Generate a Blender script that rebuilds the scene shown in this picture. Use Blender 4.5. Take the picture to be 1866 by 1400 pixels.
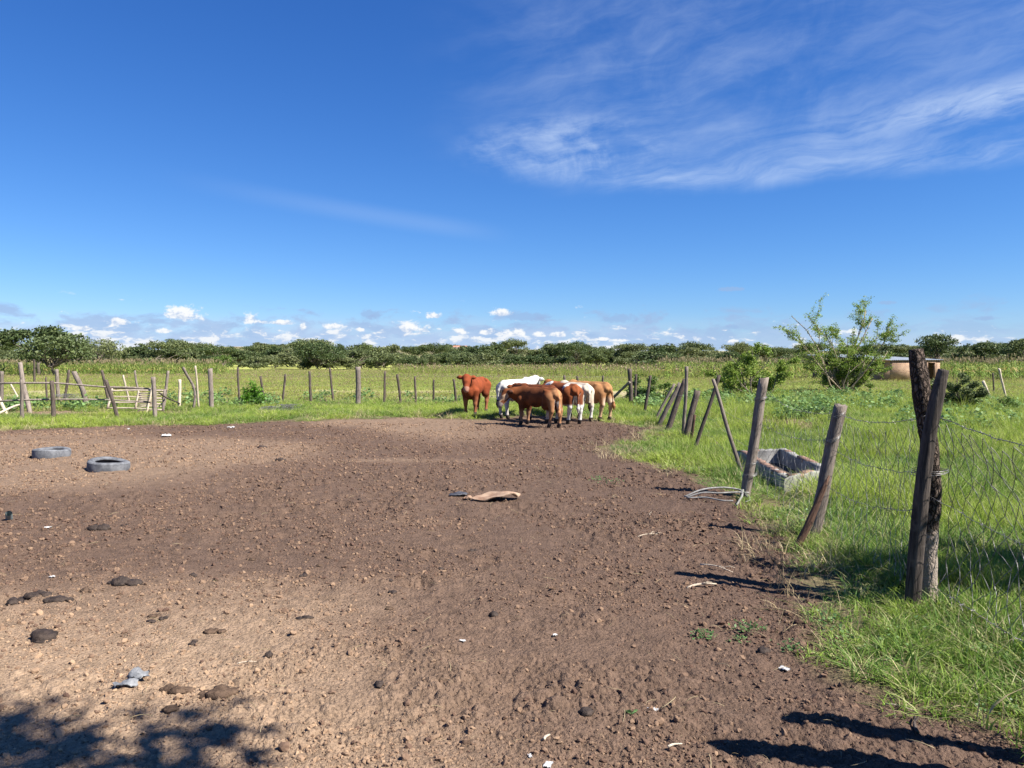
import bpy, bmesh, math, random
import numpy as np
from mathutils import Vector, Matrix

for o in list(bpy.data.objects):
    bpy.data.objects.remove(o)
S = bpy.context.scene
COL = S.collection
RND = random.Random(7)
NP = np.random.default_rng(7)

# ------------------------------------------------------------------ camera
FPX, CX, CY, HZ, EYE = 1400.0, 933.0, 700.0, 643.0, 1.70
PITCH = math.atan((CY - HZ) / FPX)
cam_d = bpy.data.cameras.new('camera')
cam = bpy.data.objects.new('camera', cam_d)
COL.objects.link(cam)
cam_d.sensor_width = 36.0
cam_d.lens = 36.0 * FPX / 1866.0
cam_d.clip_start, cam_d.clip_end = 0.05, 20000
cam.location = (0, 0, EYE)
cam.rotation_euler = (math.pi / 2 - PITCH, 0, 0)
S.camera = cam

# ------------------------------------------------------------------ node helpers
class NT:
    def __init__(s, tree):
        s.t = tree
        s.n = tree.nodes
        s.l = tree.links
    def put(s, sock, v):
        if isinstance(v, bpy.types.NodeSocket):
            s.l.new(v, sock)
        elif v is not None:
            if hasattr(sock, 'default_value'):
                try:
                    sock.default_value = v
                except TypeError:
                    sock.default_value = tuple(v) + (1.0,)
                except ValueError:
                    sock.default_value = tuple(v) + (1.0,)
    def node(s, typ, props=None, **ins):
        nd = s.n.new(typ)
        for k, v in (props or {}).items():
            setattr(nd, k, v)
        for k, v in ins.items():
            key = int(k[1:]) if k[0] == 'i' and k[1:].isdigit() else k.replace('_', ' ')
            s.put(nd.inputs[key], v)
        return nd
    def m(s, op, a, b=None, c=None, clamp=False):
        nd = s.n.new('ShaderNodeMath')
        nd.operation = op
        nd.use_clamp = clamp
        for i, v in enumerate((a, b, c)):
            if v is not None:
                s.put(nd.inputs[i], v)
        return nd.outputs[0]
    def sstep(s, v, a, b, lo=0.0, hi=1.0):
        nd = s.n.new('ShaderNodeMapRange')
        nd.interpolation_type = 'SMOOTHSTEP'
        for i, x in enumerate((v, a, b, lo, hi)):
            s.put(nd.inputs[i], x)
        return nd.outputs[0]
    def mix(s, f, a, b, bl='MIX'):
        nd = s.n.new('ShaderNodeMix')
        nd.data_type = 'RGBA'
        nd.blend_type = bl
        s.put(nd.inputs[0], f)
        s.put(nd.inputs[6], a if isinstance(a, bpy.types.NodeSocket) else tuple(a)[:3] + (1,))
        s.put(nd.inputs[7], b if isinstance(b, bpy.types.NodeSocket) else tuple(b)[:3] + (1,))
        return nd.outputs[2]
    def xyz(s, x, y, z):
        nd = s.n.new('ShaderNodeCombineXYZ')
        for i, v in enumerate((x, y, z)):
            s.put(nd.inputs[i], v)
        return nd.outputs[0]
    def noise(s, vec, scale, detail=4, rough=0.55, lac=2.0, dist=0.0, color=False):
        nd = s.n.new('ShaderNodeTexNoise')
        s.put(nd.inputs['Vector'], vec)
        for k, v in (('Scale', scale), ('Detail', detail), ('Roughness', rough), ('Lacunarity', lac), ('Distortion', dist)):
            s.put(nd.inputs[k], v)
        return nd.outputs['Color' if color else 'Fac']

# ------------------------------------------------------------------ sun and sky
SUNV = Vector((0.84, -0.38, 1.0)).normalized()
SUN_EL = math.asin(SUNV.z)
SUN_AZ = math.atan2(SUNV.x, SUNV.y)
sun_d = bpy.data.lights.new('sun', 'SUN')
sun = bpy.data.objects.new('sun', sun_d)
COL.objects.link(sun)
sun_d.energy, sun_d.angle, sun_d.color = 5.0, math.radians(0.53), (1.0, 0.95, 0.87)
sun.rotation_euler = SUNV.to_track_quat('Z', 'Y').to_euler()

W = bpy.data.worlds.new('World')
S.world = W
W.use_nodes = True
W.cycles.sampling_method = 'MANUAL'
W.cycles.sample_map_resolution = 256
W.node_tree.nodes.clear()
w = NT(W.node_tree)
sky = w.node('ShaderNodeTexSky', dict(sky_type='NISHITA', sun_disc=False, sun_elevation=SUN_EL, sun_rotation=SUN_AZ,
                                      altitude=1200.0, air_density=1.0, dust_density=0.25, ozone_density=2.2))
# a deep dry-season blue: the same tone curve over the whole sky
ssep = w.node('ShaderNodeSeparateColor', None, Color=sky.outputs[0])
KS = 0.125
skyc = w.node('ShaderNodeCombineColor', None,
              Red=w.m('MULTIPLY', w.m('POWER', w.m('MULTIPLY', ssep.outputs[0], KS), 1.36), 0.60 / KS),
              Green=w.m('MULTIPLY', w.m('POWER', w.m('MULTIPLY', ssep.outputs[1], KS), 1.08), 0.765 / KS),
              Blue=w.m('MULTIPLY', w.m('POWER', w.m('MULTIPLY', ssep.outputs[2], KS), 0.85), 1.12 / KS)).outputs[0]
tc = w.node('ShaderNodeTexCoord')
sep = w.node('ShaderNodeSeparateXYZ', None, Vector=tc.outputs['Generated'])
RAD = 180.0 / math.pi
U = w.m('MULTIPLY', w.m('ARCTAN2', sep.outputs[0], sep.outputs[1]), RAD)      # azimuth, degrees
V = w.m('MULTIPLY', w.m('ARCSINE', sep.outputs[2]), RAD)                        # elevation, degrees

def pix_dir(px, py):
    f = Vector((0, math.cos(PITCH), -math.sin(PITCH)))
    u = Vector((0, math.sin(PITCH), math.cos(PITCH)))
    return f + Vector((1, 0, 0)) * ((px - CX) / FPX) - u * ((py - CY) / FPX)

def pix_uv(px, py):
    d = pix_dir(px, py).normalized()
    return math.degrees(math.atan2(d.x, d.y)), math.degrees(math.asin(d.z))

# high thin cirrus: wind-combed filaments
wob = w.noise(w.xyz(w.m('MULTIPLY', U, 0.06), w.m('MULTIPLY', V, 0.10), 3.1), 1.0, 4, 0.6, color=True)
wsep = w.node('ShaderNodeSeparateColor', None, Color=wob)
Uw = w.m('ADD', U, w.m('MULTIPLY', w.m('SUBTRACT', wsep.outputs[0], 0.5), 11.0))
Vw = w.m('ADD', V, w.m('MULTIPLY', w.m('SUBTRACT', wsep.outputs[1], 0.5), 5.0))
Vt = w.m('SUBTRACT', Vw, w.m('MULTIPLY', Uw, 0.16))
fil = w.noise(w.xyz(w.m('MULTIPLY', Uw, 0.075), w.m('MULTIPLY', Vt, 0.42), 0.0), 1.0, 8, 0.62)
fine = w.noise(w.xyz(w.m('MULTIPLY', Uw, 0.30), w.m('MULTIPLY', Vt, 1.25), 4.0), 1.0, 6, 0.62)
puff = w.noise(w.xyz(w.m('MULTIPLY', U, 0.16), w.m('MULTIPLY', V, 0.22), 9.0), 1.0, 7, 0.62, dist=0.6)
# the lower border of the sheet, sharp and bright, and a fraying veil above it
edge = w.m('ADD', 11.6, w.m('MULTIPLY', w.m('SUBTRACT', w.noise(w.xyz(w.m('MULTIPLY', U, 0.1), 0, 7.0), 1.0, 5, 0.6), 0.5), 2.6))
dv = w.m('SUBTRACT', V, edge)
border = w.m('MULTIPLY', w.sstep(dv, -0.5, 1.0), w.sstep(dv, 0.3, 3.2, 1.0, 0.0))
border = w.m('MULTIPLY', border, w.sstep(U, 1.0, 12.0))
border = w.m('MULTIPLY', border, w.sstep(w.m('ADD', w.m('MULTIPLY', fine, 0.55), w.m('MULTIPLY', fil, 1.0)), 0.50, 1.05))
veil = w.m('MULTIPLY', w.sstep(dv, 0.2, 3.0), w.sstep(V, 19.0, 32.0, 1.0, 0.35))
veil = w.m('MULTIPLY', veil, w.sstep(U, -9.0, 8.0))
veil = w.m('MULTIPLY', veil, w.sstep(w.m('ADD', w.m('MULTIPLY', fil, 0.75), w.m('MULTIPLY', puff, 0.5)), 0.44, 0.95))
band = w.m('ABSOLUTE', w.m('SUBTRACT', V, w.m('ADD', 13.4, w.m('MULTIPLY', U, 0.065))))
band = w.m('MULTIPLY', w.sstep(band, 0.1, 1.7, 1.0, 0.0), w.sstep(U, 16.0, 34.0))
band = w.m('MULTIPLY', band, w.sstep(w.m('ADD', fine, fil), 0.72, 1.15))
head = w.m('ADD', w.m('POWER', w.m('DIVIDE', w.m('SUBTRACT', U, 4.0), 7.5), 2.0), w.m('POWER', w.m('DIVIDE', w.m('SUBTRACT', V, 14.6), 2.3), 2.0))
head = w.m('MULTIPLY', w.sstep(head, 0.1, 1.5, 1.0, 0.0), w.sstep(w.m('ADD', puff, w.m('MULTIPLY', fine, 0.5)), 0.62, 0.98))
cir = w.m('ADD', w.m('MULTIPLY', border, 0.50), w.m('MULTIPLY', veil, 0.29))
cir = w.m('ADD', cir, w.m('ADD', w.m('MULTIPLY', band, 0.5), w.m('MULTIPLY', head, 0.36)))
streak = w.m('ABSOLUTE', w.m('SUBTRACT', V, w.m('ADD', 8.6, w.m('MULTIPLY', U, -0.13))))
streak = w.m('MULTIPLY', w.sstep(streak, 0.0, 1.0, 1.0, 0.0), w.m('MULTIPLY', w.sstep(U, -26.0, -10.0), w.sstep(U, -6.0, 1.0, 1.0, 0.0)))
cir = w.m('ADD', cir, w.m('MULTIPLY', streak, 0.10))
cir = w.m('MINIMUM', cir, 0.80)
cir = w.m('MULTIPLY', cir, w.sstep(U, 44.0, 60.0, 1.0, 0.0))
cir_col = w.mix(cir, skyc, (5.6, 6.7, 8.4))
col = skyc

# low band of fair-weather cumulus
def cu_noise(du, dv_, z, sc):
    return w.noise(w.xyz(w.m('MULTIPLY', w.m('ADD', U, du), 0.55 * sc), w.m('MULTIPLY', w.m('ADD', V, dv_), 1.25 * sc), z), 1.0, 6, 0.62, dist=0.25)
gn = cu_noise(0.0, 0.0, 2.0, 0.62)
gthr = w.sstep(V, 1.4, 4.4, 0.40, 0.68)
grey = w.sstep(w.m('SUBTRACT', gn, gthr), -0.03, 0.14)
grey = w.m('MULTIPLY', grey, w.sstep(V, 4.2, 5.4, 1.0, 0.0))
grey = w.m('MULTIPLY', grey, w.sstep(U, 8.0, 24.0, 1.0, 0.55))
col = w.mix(w.m('MULTIPLY', grey, 0.74), col, (2.9, 4.0, 6.2))
low = w.m('MULTIPLY', w.sstep(V, 0.3, 2.2, 1.0, 0.0), w.sstep(U, 4.0, 30.0, 0.5, 0.28))
col = w.mix(low, col, (3.4, 4.9, 7.2))
bank = w.noise(w.xyz(w.m('MULTIPLY', U, 0.22), w.m('MULTIPLY', V, 0.8), 12.0), 1.0, 6, 0.65)
bank = w.m('MULTIPLY', w.sstep(bank, 0.36, 0.62), w.m('MULTIPLY', w.sstep(V, 1.2, 3.0, 1.0, 0.0), w.sstep(U, 4.0, 16.0, 1.0, 0.45)))
col = w.mix(w.m('MULTIPLY', bank, 0.70), col, (4.2, 5.3, 7.2))
wn = cu_noise(0.0, 0.0, 5.5, 1.0)
wl = cu_noise(0.25, 0.30, 5.5, 1.0)
wthr = w.m('ADD', w.sstep(V, 1.0, 3.2, 0.505, 0.68), w.sstep(U, 6.0, 14.0, 0.0, 0.05))
wm = w.sstep(w.m('SUBTRACT', wn, wthr), -0.02, 0.09)
wshade = w.sstep(w.m('SUBTRACT', wn, wl), -0.10, 0.07)
wc = w.mix(wshade, (4.6, 5.4, 6.8), (7.6, 7.8, 8.0))
wm = w.m('MULTIPLY', wm, w.sstep(V, 3.2, 4.2, 1.0, 0.0))
col = w.mix(w.m('MULTIPLY', wm, 0.9), col, wc)
edge_n = w.noise(w.xyz(U, w.m('MULTIPLY', V, 1.3), 1.0), 1.5, 6, 0.65)
edge_b = w.noise(w.xyz(w.m('ADD', U, 0.2), w.m('MULTIPLY', w.m('ADD', V, 0.25), 1.3), 1.0), 1.5, 6, 0.65)
for px, py, pw, ph in ((333, 575, 36, 20), (215, 588, 17, 9), (458, 584, 13, 15), (510, 589, 26, 6), (745, 599, 27, 12), (790, 577, 14, 7),
                       (607, 596, 20, 9), (912, 572, 18, 10), (938, 608, 22, 10), (985, 611, 14, 7), (1017, 611, 14, 7), (300, 604, 14, 7),
                       (150, 600, 24, 6), (551, 596, 8, 11), (840, 606, 14, 8), (1335, 625, 12, 6), (1130, 621, 16, 5), (1100, 618, 10, 5),
                       (885, 607, 13, 7), (205, 594, 9, 5), (655, 602, 10, 5)):
    u0, v0 = pix_uv(px, py)
    u1, _ = pix_uv(px + pw, py)
    _, v1 = pix_uv(px, py - ph)
    du, dvv = abs(u1 - u0), abs(v1 - v0)
    a = w.m('POWER', w.m('DIVIDE', w.m('SUBTRACT', U, u0), du), 2.0)
    t = w.m('DIVIDE', w.m('SUBTRACT', V, v0), dvv)
    b = w.m('POWER', w.m('MULTIPLY', t, w.m('ADD', 1.0, w.m('MULTIPLY', w.m('LESS_THAN', t, 0.0), 0.9))), 2.0)
    r = w.m('ADD', w.m('SQRT', w.m('ADD', a, b)), w.m('MULTIPLY', w.m('SUBTRACT', edge_n, 0.5), 2.6))
    k = w.sstep(r, 0.55, 1.15, 1.0, 0.0)
    sh = w.sstep(w.m('ADD', w.m('MULTIPLY', t, 0.35), w.m('MULTIPLY', w.m('SUBTRACT', edge_b, edge_n), 3.4)), -0.55, 0.30)
    col = w.mix(w.m('MULTIPLY', k, 0.96), col, w.mix(sh, (4.7, 5.5, 6.9), (8.0, 8.1, 8.2)))
for px, py, pw, ph in ((1130, 581, 34, 10), (672, 573, 26, 9), (1335, 596, 14, 5), (1332, 527, 30, 5), (1800, 580, 26, 5), (960, 577, 50, 9), (1615, 552, 20, 4)):
    u0, v0 = pix_uv(px, py)
    u1, _ = pix_uv(px + pw, py)
    _, v1 = pix_uv(px, py - ph)
    a = w.m('POWER', w.m('DIVIDE', w.m('SUBTRACT', U, u0), abs(u1 - u0)), 2.0)
    b = w.m('POWER', w.m('DIVIDE', w.m('SUBTRACT', V, v0), abs(v1 - v0)), 2.0)
    r = w.m('ADD', w.m('SQRT', w.m('ADD', a, b)), w.m('MULTIPLY', w.m('SUBTRACT', edge_n, 0.5), 2.2))
    col = w.mix(w.m('MULTIPLY', w.sstep(r, 0.5, 1.05, 1.0, 0.0), 0.6), col, (2.7, 3.9, 6.2))
def bgd(c):
    return w.node('ShaderNodeBackground', None, Color=c, Strength=0.0508).outputs[0]
# each part of the sky is only worked out where it lies
in_cu = w.m('MULTIPLY', w.m('GREATER_THAN', V, 0.0), w.m('LESS_THAN', V, 5.6))
in_ci = w.m('MULTIPLY', w.m('MULTIPLY', w.m('GREATER_THAN', V, 5.6), w.m('LESS_THAN', V, 48.0)),
            w.m('MULTIPLY', w.m('GREATER_THAN', U, -28.0), w.m('LESS_THAN', U, 60.0)))
sh1 = w.node('ShaderNodeMixShader', None, i0=in_ci, i1=bgd(skyc), i2=bgd(cir_col)).outputs[0]
sh2 = w.node('ShaderNodeMixShader', None, i0=in_cu, i1=sh1, i2=bgd(col)).outputs[0]
w.l.new(sh2, w.node('ShaderNodeOutputWorld').inputs[0])

S.view_settings.view_transform = 'Standard'
S.view_settings.look = 'None'
S.view_settings.gamma = 1.0
S.view_settings.use_curve_mapping = False
S.view_settings.exposure = 1.3
S.render.engine = 'CYCLES'
S.cycles.use_denoising = True
S.cycles.max_bounces = 6
S.cycles.diffuse_bounces = 3
S.cycles.transparent_max_bounces = 8

# ------------------------------------------------------------------ numpy noise
def _h(ix, iy, s):
    n = (ix.astype(np.int64) * 374761393 + iy.astype(np.int64) * 668265263 + s * 974634213) & 0xFFFFFFFF
    n = ((n ^ (n >> 13)) * 1274126177) & 0xFFFFFFFF
    n = ((n ^ (n >> 16)) * 2246822519) & 0xFFFFFFFF
    return ((n ^ (n >> 15)) & 0xFFFFFF) / float(0xFFFFFF)

def vnoise(x, y, s=0):
    x = np.asarray(x, float); y = np.asarray(y, float)
    ix, iy = np.floor(x), np.floor(y)
    fx, fy = x - ix, y - iy
    fx = fx * fx * (3 - 2 * fx); fy = fy * fy * (3 - 2 * fy)
    a, b = _h(ix, iy, s), _h(ix + 1, iy, s)
    c, d = _h(ix, iy + 1, s), _h(ix + 1, iy + 1, s)
    return (a + (b - a) * fx) * (1 - fy) + (c + (d - c) * fx) * fy

def fbm(x, y, s=0, octv=4, g=0.5):
    t, a, tot = 0.0, 1.0, 0.0
    for i in range(octv):
        t = t + a * vnoise(x * 2 ** i + 17.3 * i, y * 2 ** i - 9.1 * i, s + i)
        tot += a
        a *= g
    return t / tot

def clods(x, y, cell, s, fill=0.8):
    """rounded lumps of random size, one to a jittered cell; height in cell units"""
    gx, gy = x / cell, y / cell
    ix, iy = np.floor(gx), np.floor(gy)
    out = np.zeros_like(gx)
    for dx in (-1, 0, 1):
        for dy in (-1, 0, 1):
            cx, cy = ix + dx, iy + dy
            px = cx + 0.15 + 0.7 * _h(cx, cy, s); py = cy + 0.15 + 0.7 * _h(cx, cy, s + 1)
            r = 0.18 + 0.42 * _h(cx, cy, s + 2) ** 1.5
            r = np.where(_h(cx, cy, s + 3) < fill, r, 1e-3)
            d2 = (gx - px) ** 2 + ((gy - py) * (0.8 + 0.5 * _h(cx, cy, s + 4))) ** 2
            out = np.maximum(out, np.sqrt(np.maximum(r * r - d2, 0.0)) * 0.95)
    return out * cell

def smooth(a, b, v):
    t = np.clip((v - a) / (b - a), 0, 1)
    return t * t * (3 - 2 * t)

# ------------------------------------------------------------------ terrain
def H(x, y):
    x = np.asarray(x, float); y = np.asarray(y, float)
    z = -1.1 * smooth(15, 110, y)
    z = z + 0.05 * (fbm(x * 0.35 + 3, y * 0.35, 11, 2) - 0.5) * smooth(1.0, 6.0, y)
    z = z + 0.5 * (fbm(x * 0.02, y * 0.02, 5, 2) - 0.5) * smooth(40, 150, y)
    # a long low rise far off
    r = np.hypot(x, y)
    u = np.degrees(np.arctan2(x, y))
    rise = 5.0 + 6.0 * np.exp(-((u + 19.5) / 4.5) ** 2) + 3.5 * np.exp(-((u + 3.0) / 7.0) ** 2)
    z = z + rise * smooth(380, 1100, r)
    return z

TS = np.concatenate([np.linspace(1.0, 60, 1200), np.geomspace(60.1, 6000, 1500)])
def G(px, py):
    d = pix_dir(px, py)
    z = EYE + d.z * TS - H(d.x * TS, d.y * TS)
    k = int(np.argmax(z < 0))
    if k == 0:
        k = len(TS) - 1
    t = TS[k - 1] + (TS[k] - TS[k - 1]) * z[k - 1] / max(1e-9, z[k - 1] - z[k])
    x, y = d.x * t, d.y * t
    return Vector((x, y, float(H(x, y))))
def at(px, py, Y):
    d = pix_dir(px, py)
    t = Y / d.y
    return Vector((d.x * t, Y, EYE + d.z * t))
def gz(x, y):
    return float(H(x, y))

# outline of the trampled yard (its corners read off the ground of the picture, then kept as ground points)
YARD = [G(*p).xy for p in ((0, 785), (120, 779), (260, 775), (420, 773), (560, 766), (700, 761), (800, 761), (880, 764), (960, 757), (1060, 762),
        (1110, 770), (1160, 778), (1195, 790), (1170, 800), (1103, 811), (1112, 825), (1190, 850), (1290, 878), (1345, 905), (1395, 940),
        (1430, 985), (1436, 1030), (1490, 1080), (1500, 1120), (1465, 1165), (1490, 1205), (1560, 1240), (1640, 1275), (1740, 1308), (1866, 1335))]
YARD = [tuple(p) for p in YARD] + [(2.35, 3.2), (2.2, 1.5), (2.0, -2.0), (-30.0, -4.0), (-45.0, 18.0), (-20.0, 17.6)]

def poly_sd(x, y, poly):
    """signed distance, positive inside"""
    n = len(poly)
    d = np.full(x.shape, 1e9)
    ins = np.zeros(x.shape, bool)
    for i in range(n):
        ax, ay = poly[i]; bx, by = poly[(i + 1) % n]
        ex, ey = bx - ax, by - ay
        t = np.clip(((x - ax) * ex + (y - ay) * ey) / (ex * ex + ey * ey + 1e-12), 0, 1)
        d = np.minimum(d, np.hypot(x - ax - t * ex, y - ay - t * ey))
        c = (ay > y) != (by > y)
        with np.errstate(divide='ignore', invalid='ignore'):
            xi = ax + (y - ay) / (by - ay + 1e-12) * ex
        ins ^= c & (x < xi)
    return np.where(ins, d, -d)

BARE = [(G(1410, 772), 1.7, 2.2), (G(150, 753), 5.0, 1.0), (G(20, 752), 4.0, 0.9), (G(1215, 776), 0.25, 0.5)]
def soil_mask(x, y):
    """1 on bare trampled earth, 0 under grass"""
    x = np.asarray(x, float); y = np.asarray(y, float)
    sd = np.full(x.shape, -5.0)
    near = (y < 40) & (np.abs(x) < 60)
    if near.any():
        sd[near] = poly_sd(x[near], y[near], YARD)
    n = fbm(x * 1.6, y * 1.6, 21, 4) - 0.5
    amp = 0.55 + 0.5 * smooth(8, 20, y)
    k = smooth(-0.16, 0.16, sd + n * amp)
    for c, rx, ry in BARE:
        e = 1.0 - np.hypot((x - c.x) / rx, (y - c.y) / ry)
        k = np.maximum(k, smooth(0.0, 0.35, e + n * 0.9))
    return k

def outside(x, y):
    return -poly_sd(np.asarray(x, float), np.asarray(y, float), YARD)

def dry_map(x, y):
    """how dusty and pale the earth is"""
    n = fbm(x * 0.45 + 8, y * 0.45, 31, 4)
    d = smooth(1.1, -1.5, x + (n - 0.5) * 2.4) * smooth(8.0, 3.6, y + (n - 0.5) * 3.0)
    for px, py, rx, ry, k in ((60, 806, 4.5, 1.1, 0.75), (700, 838, 2.2, 0.8, 0.62), (640, 860, 1.2, 0.4, 0.35), (760, 950, 0.9, 0.45, 0.4), (330, 800, 3.0, 0.6, 0.4), (500, 800, 1.5, 0.4, .3)):
        c = G(px, py)
        e = np.hypot((x - c.x) / rx, (y - c.y) / ry) + (n - 0.5) * 1.3
        d = np.maximum(d, k * smooth(1.1, 0.2, e))
    wide = 0.14 + 0.10 * smooth(2.5, -1.0, x) + 0.42 * smooth(0.4, 0.62, fbm(x * 0.16 + 2, y * 0.16, 35, 3)) * smooth(2.0, -2.0, x)
    return np.clip(np.maximum(d, wide), 0, 1)
# ------------------------------------------------------------------ mesh helpers
def link(o, parent=None):
    COL.objects.link(o)
    if parent is not None:
        o.parent = parent
    return o
def tag(o, label, cat, group=None, kind=None):
    o['label'] = label
    if cat: o['category'] = cat
    if group: o['group'] = group
    o['kind'] = kind or 'thing'
    return o
def empty(name, loc=(0, 0, 0), rz=0.0):
    o = bpy.data.objects.new(name, None)
    o.empty_display_size = 0.1
    o.location = loc
    o.rotation_euler = (0, 0, rz)
    return link(o)
def mesh_np(name, Vs, Fs, mat=None, smooth_=False):
    """Fs: list of (M,k) int arrays of one k each, or one array"""
    me = bpy.data.meshes.new(name)
    Vs = np.asarray(Vs, np.float32)
    if isinstance(Fs, np.ndarray): Fs = [Fs]
    Fs = [np.asarray(f, np.int32) for f in Fs if len(f)]
    me.vertices.add(len(Vs))
    me.vertices.foreach_set('co', Vs.ravel())
    nl = sum(f.size for f in Fs); nf = sum(len(f) for f in Fs)
    me.loops.add(nl); me.polygons.add(nf)
    me.loops.foreach_set('vertex_index', np.concatenate([f.ravel() for f in Fs]))
    st, off = [], 0
    for f in Fs:
        k = f.shape[1]
        st.append(off + np.arange(len(f)) * k)
        off += f.size
    me.polygons.foreach_set('loop_start', np.concatenate(st).astype(np.int32))
    if smooth_:
        me.polygons.foreach_set('use_smooth', np.ones(nf, bool))
    me.update(calc_edges=True)
    me.validate()
    if mat is not None: me.materials.append(mat)
    return me
def set_col(me, rgb, name='col'):
    a = me.attributes.new(name, 'FLOAT_COLOR', 'POINT')
    c = np.ones((len(me.vertices), 4), np.float32)
    c[:, :3] = rgb
    a.data.foreach_set('color', c.ravel())
def obj(name, me, parent=None, loc=None):
    o = bpy.data.objects.new(name, me)
    if loc is not None: o.location = loc
    return link(o, parent)

class MB:
    """collects verts and faces of one mesh"""
    def __init__(s):
        s.v, s.f4, s.f3, s.n = [], [], [], 0
    def add(s, V_, F_):
        V_ = np.asarray(V_, float)
        F_ = np.asarray(F_, int)
        s.v.append(V_)
        (s.f4 if F_.shape[1] == 4 else s.f3).append(F_ + s.n)
        s.n += len(V_)
    def tube(s, pts, rad, sides=6, cap=True, wob=0.0, rng=None):
        pts = np.asarray(pts, float)
        n = len(pts)
        rad = np.broadcast_to(np.asarray(rad, float), (n,))
        tan = np.gradient(pts, axis=0)
        tan /= np.linalg.norm(tan, axis=1)[:, None] + 1e-12
        ref = np.array([0.0, 0.0, 1.0]) if abs(tan[:, 2]).mean() < 0.8 else np.array([1.0, 0.0, 0.0])
        a = np.cross(tan, ref); a /= np.linalg.norm(a, axis=1)[:, None] + 1e-12
        b = np.cross(tan, a)
        th = np.arange(sides) * 2 * np.pi / sides
        V_ = pts[:, None, :] + rad[:, None, None] * (np.cos(th)[None, :, None] * a[:, None, :] + np.sin(th)[None, :, None] * b[:, None, :])
        V_ = V_.reshape(-1, 3)
        i, j = np.meshgrid(np.arange(n - 1), np.arange(sides), indexing='ij')
        j2 = (j + 1) % sides
        F_ = np.stack([i * sides + j, i * sides + j2, (i + 1) * sides + j2, (i + 1) * sides + j], -1).reshape(-1, 4)
        if cap:
            V_ = np.concatenate([V_, pts[:1], pts[-1:]])
            c0, c1 = n * sides, n * sides + 1
            jj = np.arange(sides); jn = (jj + 1) % sides
            base = (n - 1) * sides
            T = np.concatenate([np.stack([np.full(sides, c0), jn, jj], -1), np.stack([np.full(sides, c1), base + jj, base + jn], -1)])
            off = s.n
            s.add(V_, F_)
            s.f3.append(T + off)
        else:
            s.add(V_, F_)
    def box(s, c, size, R=None):
        c = np.asarray(c, float); h = np.asarray(size, float) / 2
        q = np.array([[x, y, z] for x in (-1, 1) for y in (-1, 1) for z in (-1, 1)], float) * h
        if R is not None: q = q @ np.asarray(R).T
        s.add(q + c, [[0, 1, 3, 2], [4, 6, 7, 5], [0, 4, 5, 1], [2, 3, 7, 6], [0, 2, 6, 4], [1, 5, 7, 3]])
    def mesh(s, name, mat=None, smooth_=False):
        F = []
        if s.f4: F.append(np.concatenate(s.f4))
        if s.f3: F.append(np.concatenate(s.f3))
        return mesh_np(name, np.concatenate(s.v), F, mat, smooth_)

# ------------------------------------------------------------------ materials
def new_mat(name):
    m = bpy.data.materials.new(name)
    m.use_nodes = True
    m.node_tree.nodes.clear()
    return m, NT(m.node_tree)
def finish(t, shader, disp=None):
    o = t.node('ShaderNodeOutputMaterial')
    t.l.new(shader, o.inputs[0])
def bump(t, h, strength, dist):
    return t.node('ShaderNodeBump', None, Strength=strength, Distance=dist, Height=h).outputs[0]
def principled(t, color, rough=0.8, normal=None, spec=0.3, metallic=0.0):
    p = t.node('ShaderNodeBsdfPrincipled')
    t.put(p.inputs['Base Color'], color if isinstance(color, bpy.types.NodeSocket) else tuple(color) + (1,))
    t.put(p.inputs['Roughness'], rough)
    t.put(p.inputs['Specular IOR Level'], spec)
    t.put(p.inputs['Metallic'], metallic)
    if normal is not None: t.put(p.inputs['Normal'], normal)
    return p.outputs[0]

def mat_ground():
    m, t = new_mat('ground_earth')
    a = t.node('ShaderNodeAttribute', dict(attribute_name='col'))
    P = t.node('ShaderNodeNewGeometry').outputs['Position']
    n1 = t.noise(P, 9.0, 6, 0.65)
    n2 = t.noise(P, 55.0, 5, 0.7)
    n3 = t.noise(P, 230.0, 3, 0.7)
    f = t.m('ADD', t.m('MULTIPLY', n1, 0.7), t.m('ADD', t.m('MULTIPLY', n2, 0.75), t.m('MULTIPLY', n3, 0.45)))
    f = t.m('ADD', t.m('MULTIPLY', t.m('SUBTRACT', f, 0.95), 2.0), 1.0)
    c = t.node('ShaderNodeVectorMath', dict(operation='SCALE'), i0=a.outputs['Color'], Scale=f).outputs[0]
    fl = t.sstep(t.noise(P, 120.0, 2, 0.5), 0.66, 0.74)
    c = t.mix(t.m('MULTIPLY', fl, 0.28), c, (0.42, 0.31, 0.21))
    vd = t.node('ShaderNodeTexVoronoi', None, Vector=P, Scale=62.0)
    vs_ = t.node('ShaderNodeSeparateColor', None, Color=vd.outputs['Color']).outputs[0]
    speck = t.m('MULTIPLY', t.m('LESS_THAN', vs_, 0.16), t.sstep(vd.outputs['Distance'], 0.42, 0.30))  # dark specks: dung crumbs, plus micro-shadows between crumbs put into the colour
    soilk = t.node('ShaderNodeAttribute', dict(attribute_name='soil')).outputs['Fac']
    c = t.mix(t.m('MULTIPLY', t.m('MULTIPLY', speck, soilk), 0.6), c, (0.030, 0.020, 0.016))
    v1 = t.node('ShaderNodeTexVoronoi', None, Vector=P, Scale=48.0).outputs['Distance']
    v2 = t.node('ShaderNodeTexVoronoi', None, Vector=P, Scale=115.0).outputs['Distance']
    hgt = t.m('SUBTRACT', t.m('ADD', t.m('MULTIPLY', n2, 0.5), t.m('MULTIPLY', n3, 0.3)), t.m('ADD', t.m('MULTIPLY', v1, 0.8), t.m('MULTIPLY', v2, 0.4)))
    finish(t, principled(t, c, 0.95, bump(t, hgt, 0.8, 0.014), 0.1))
    return m
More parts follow.
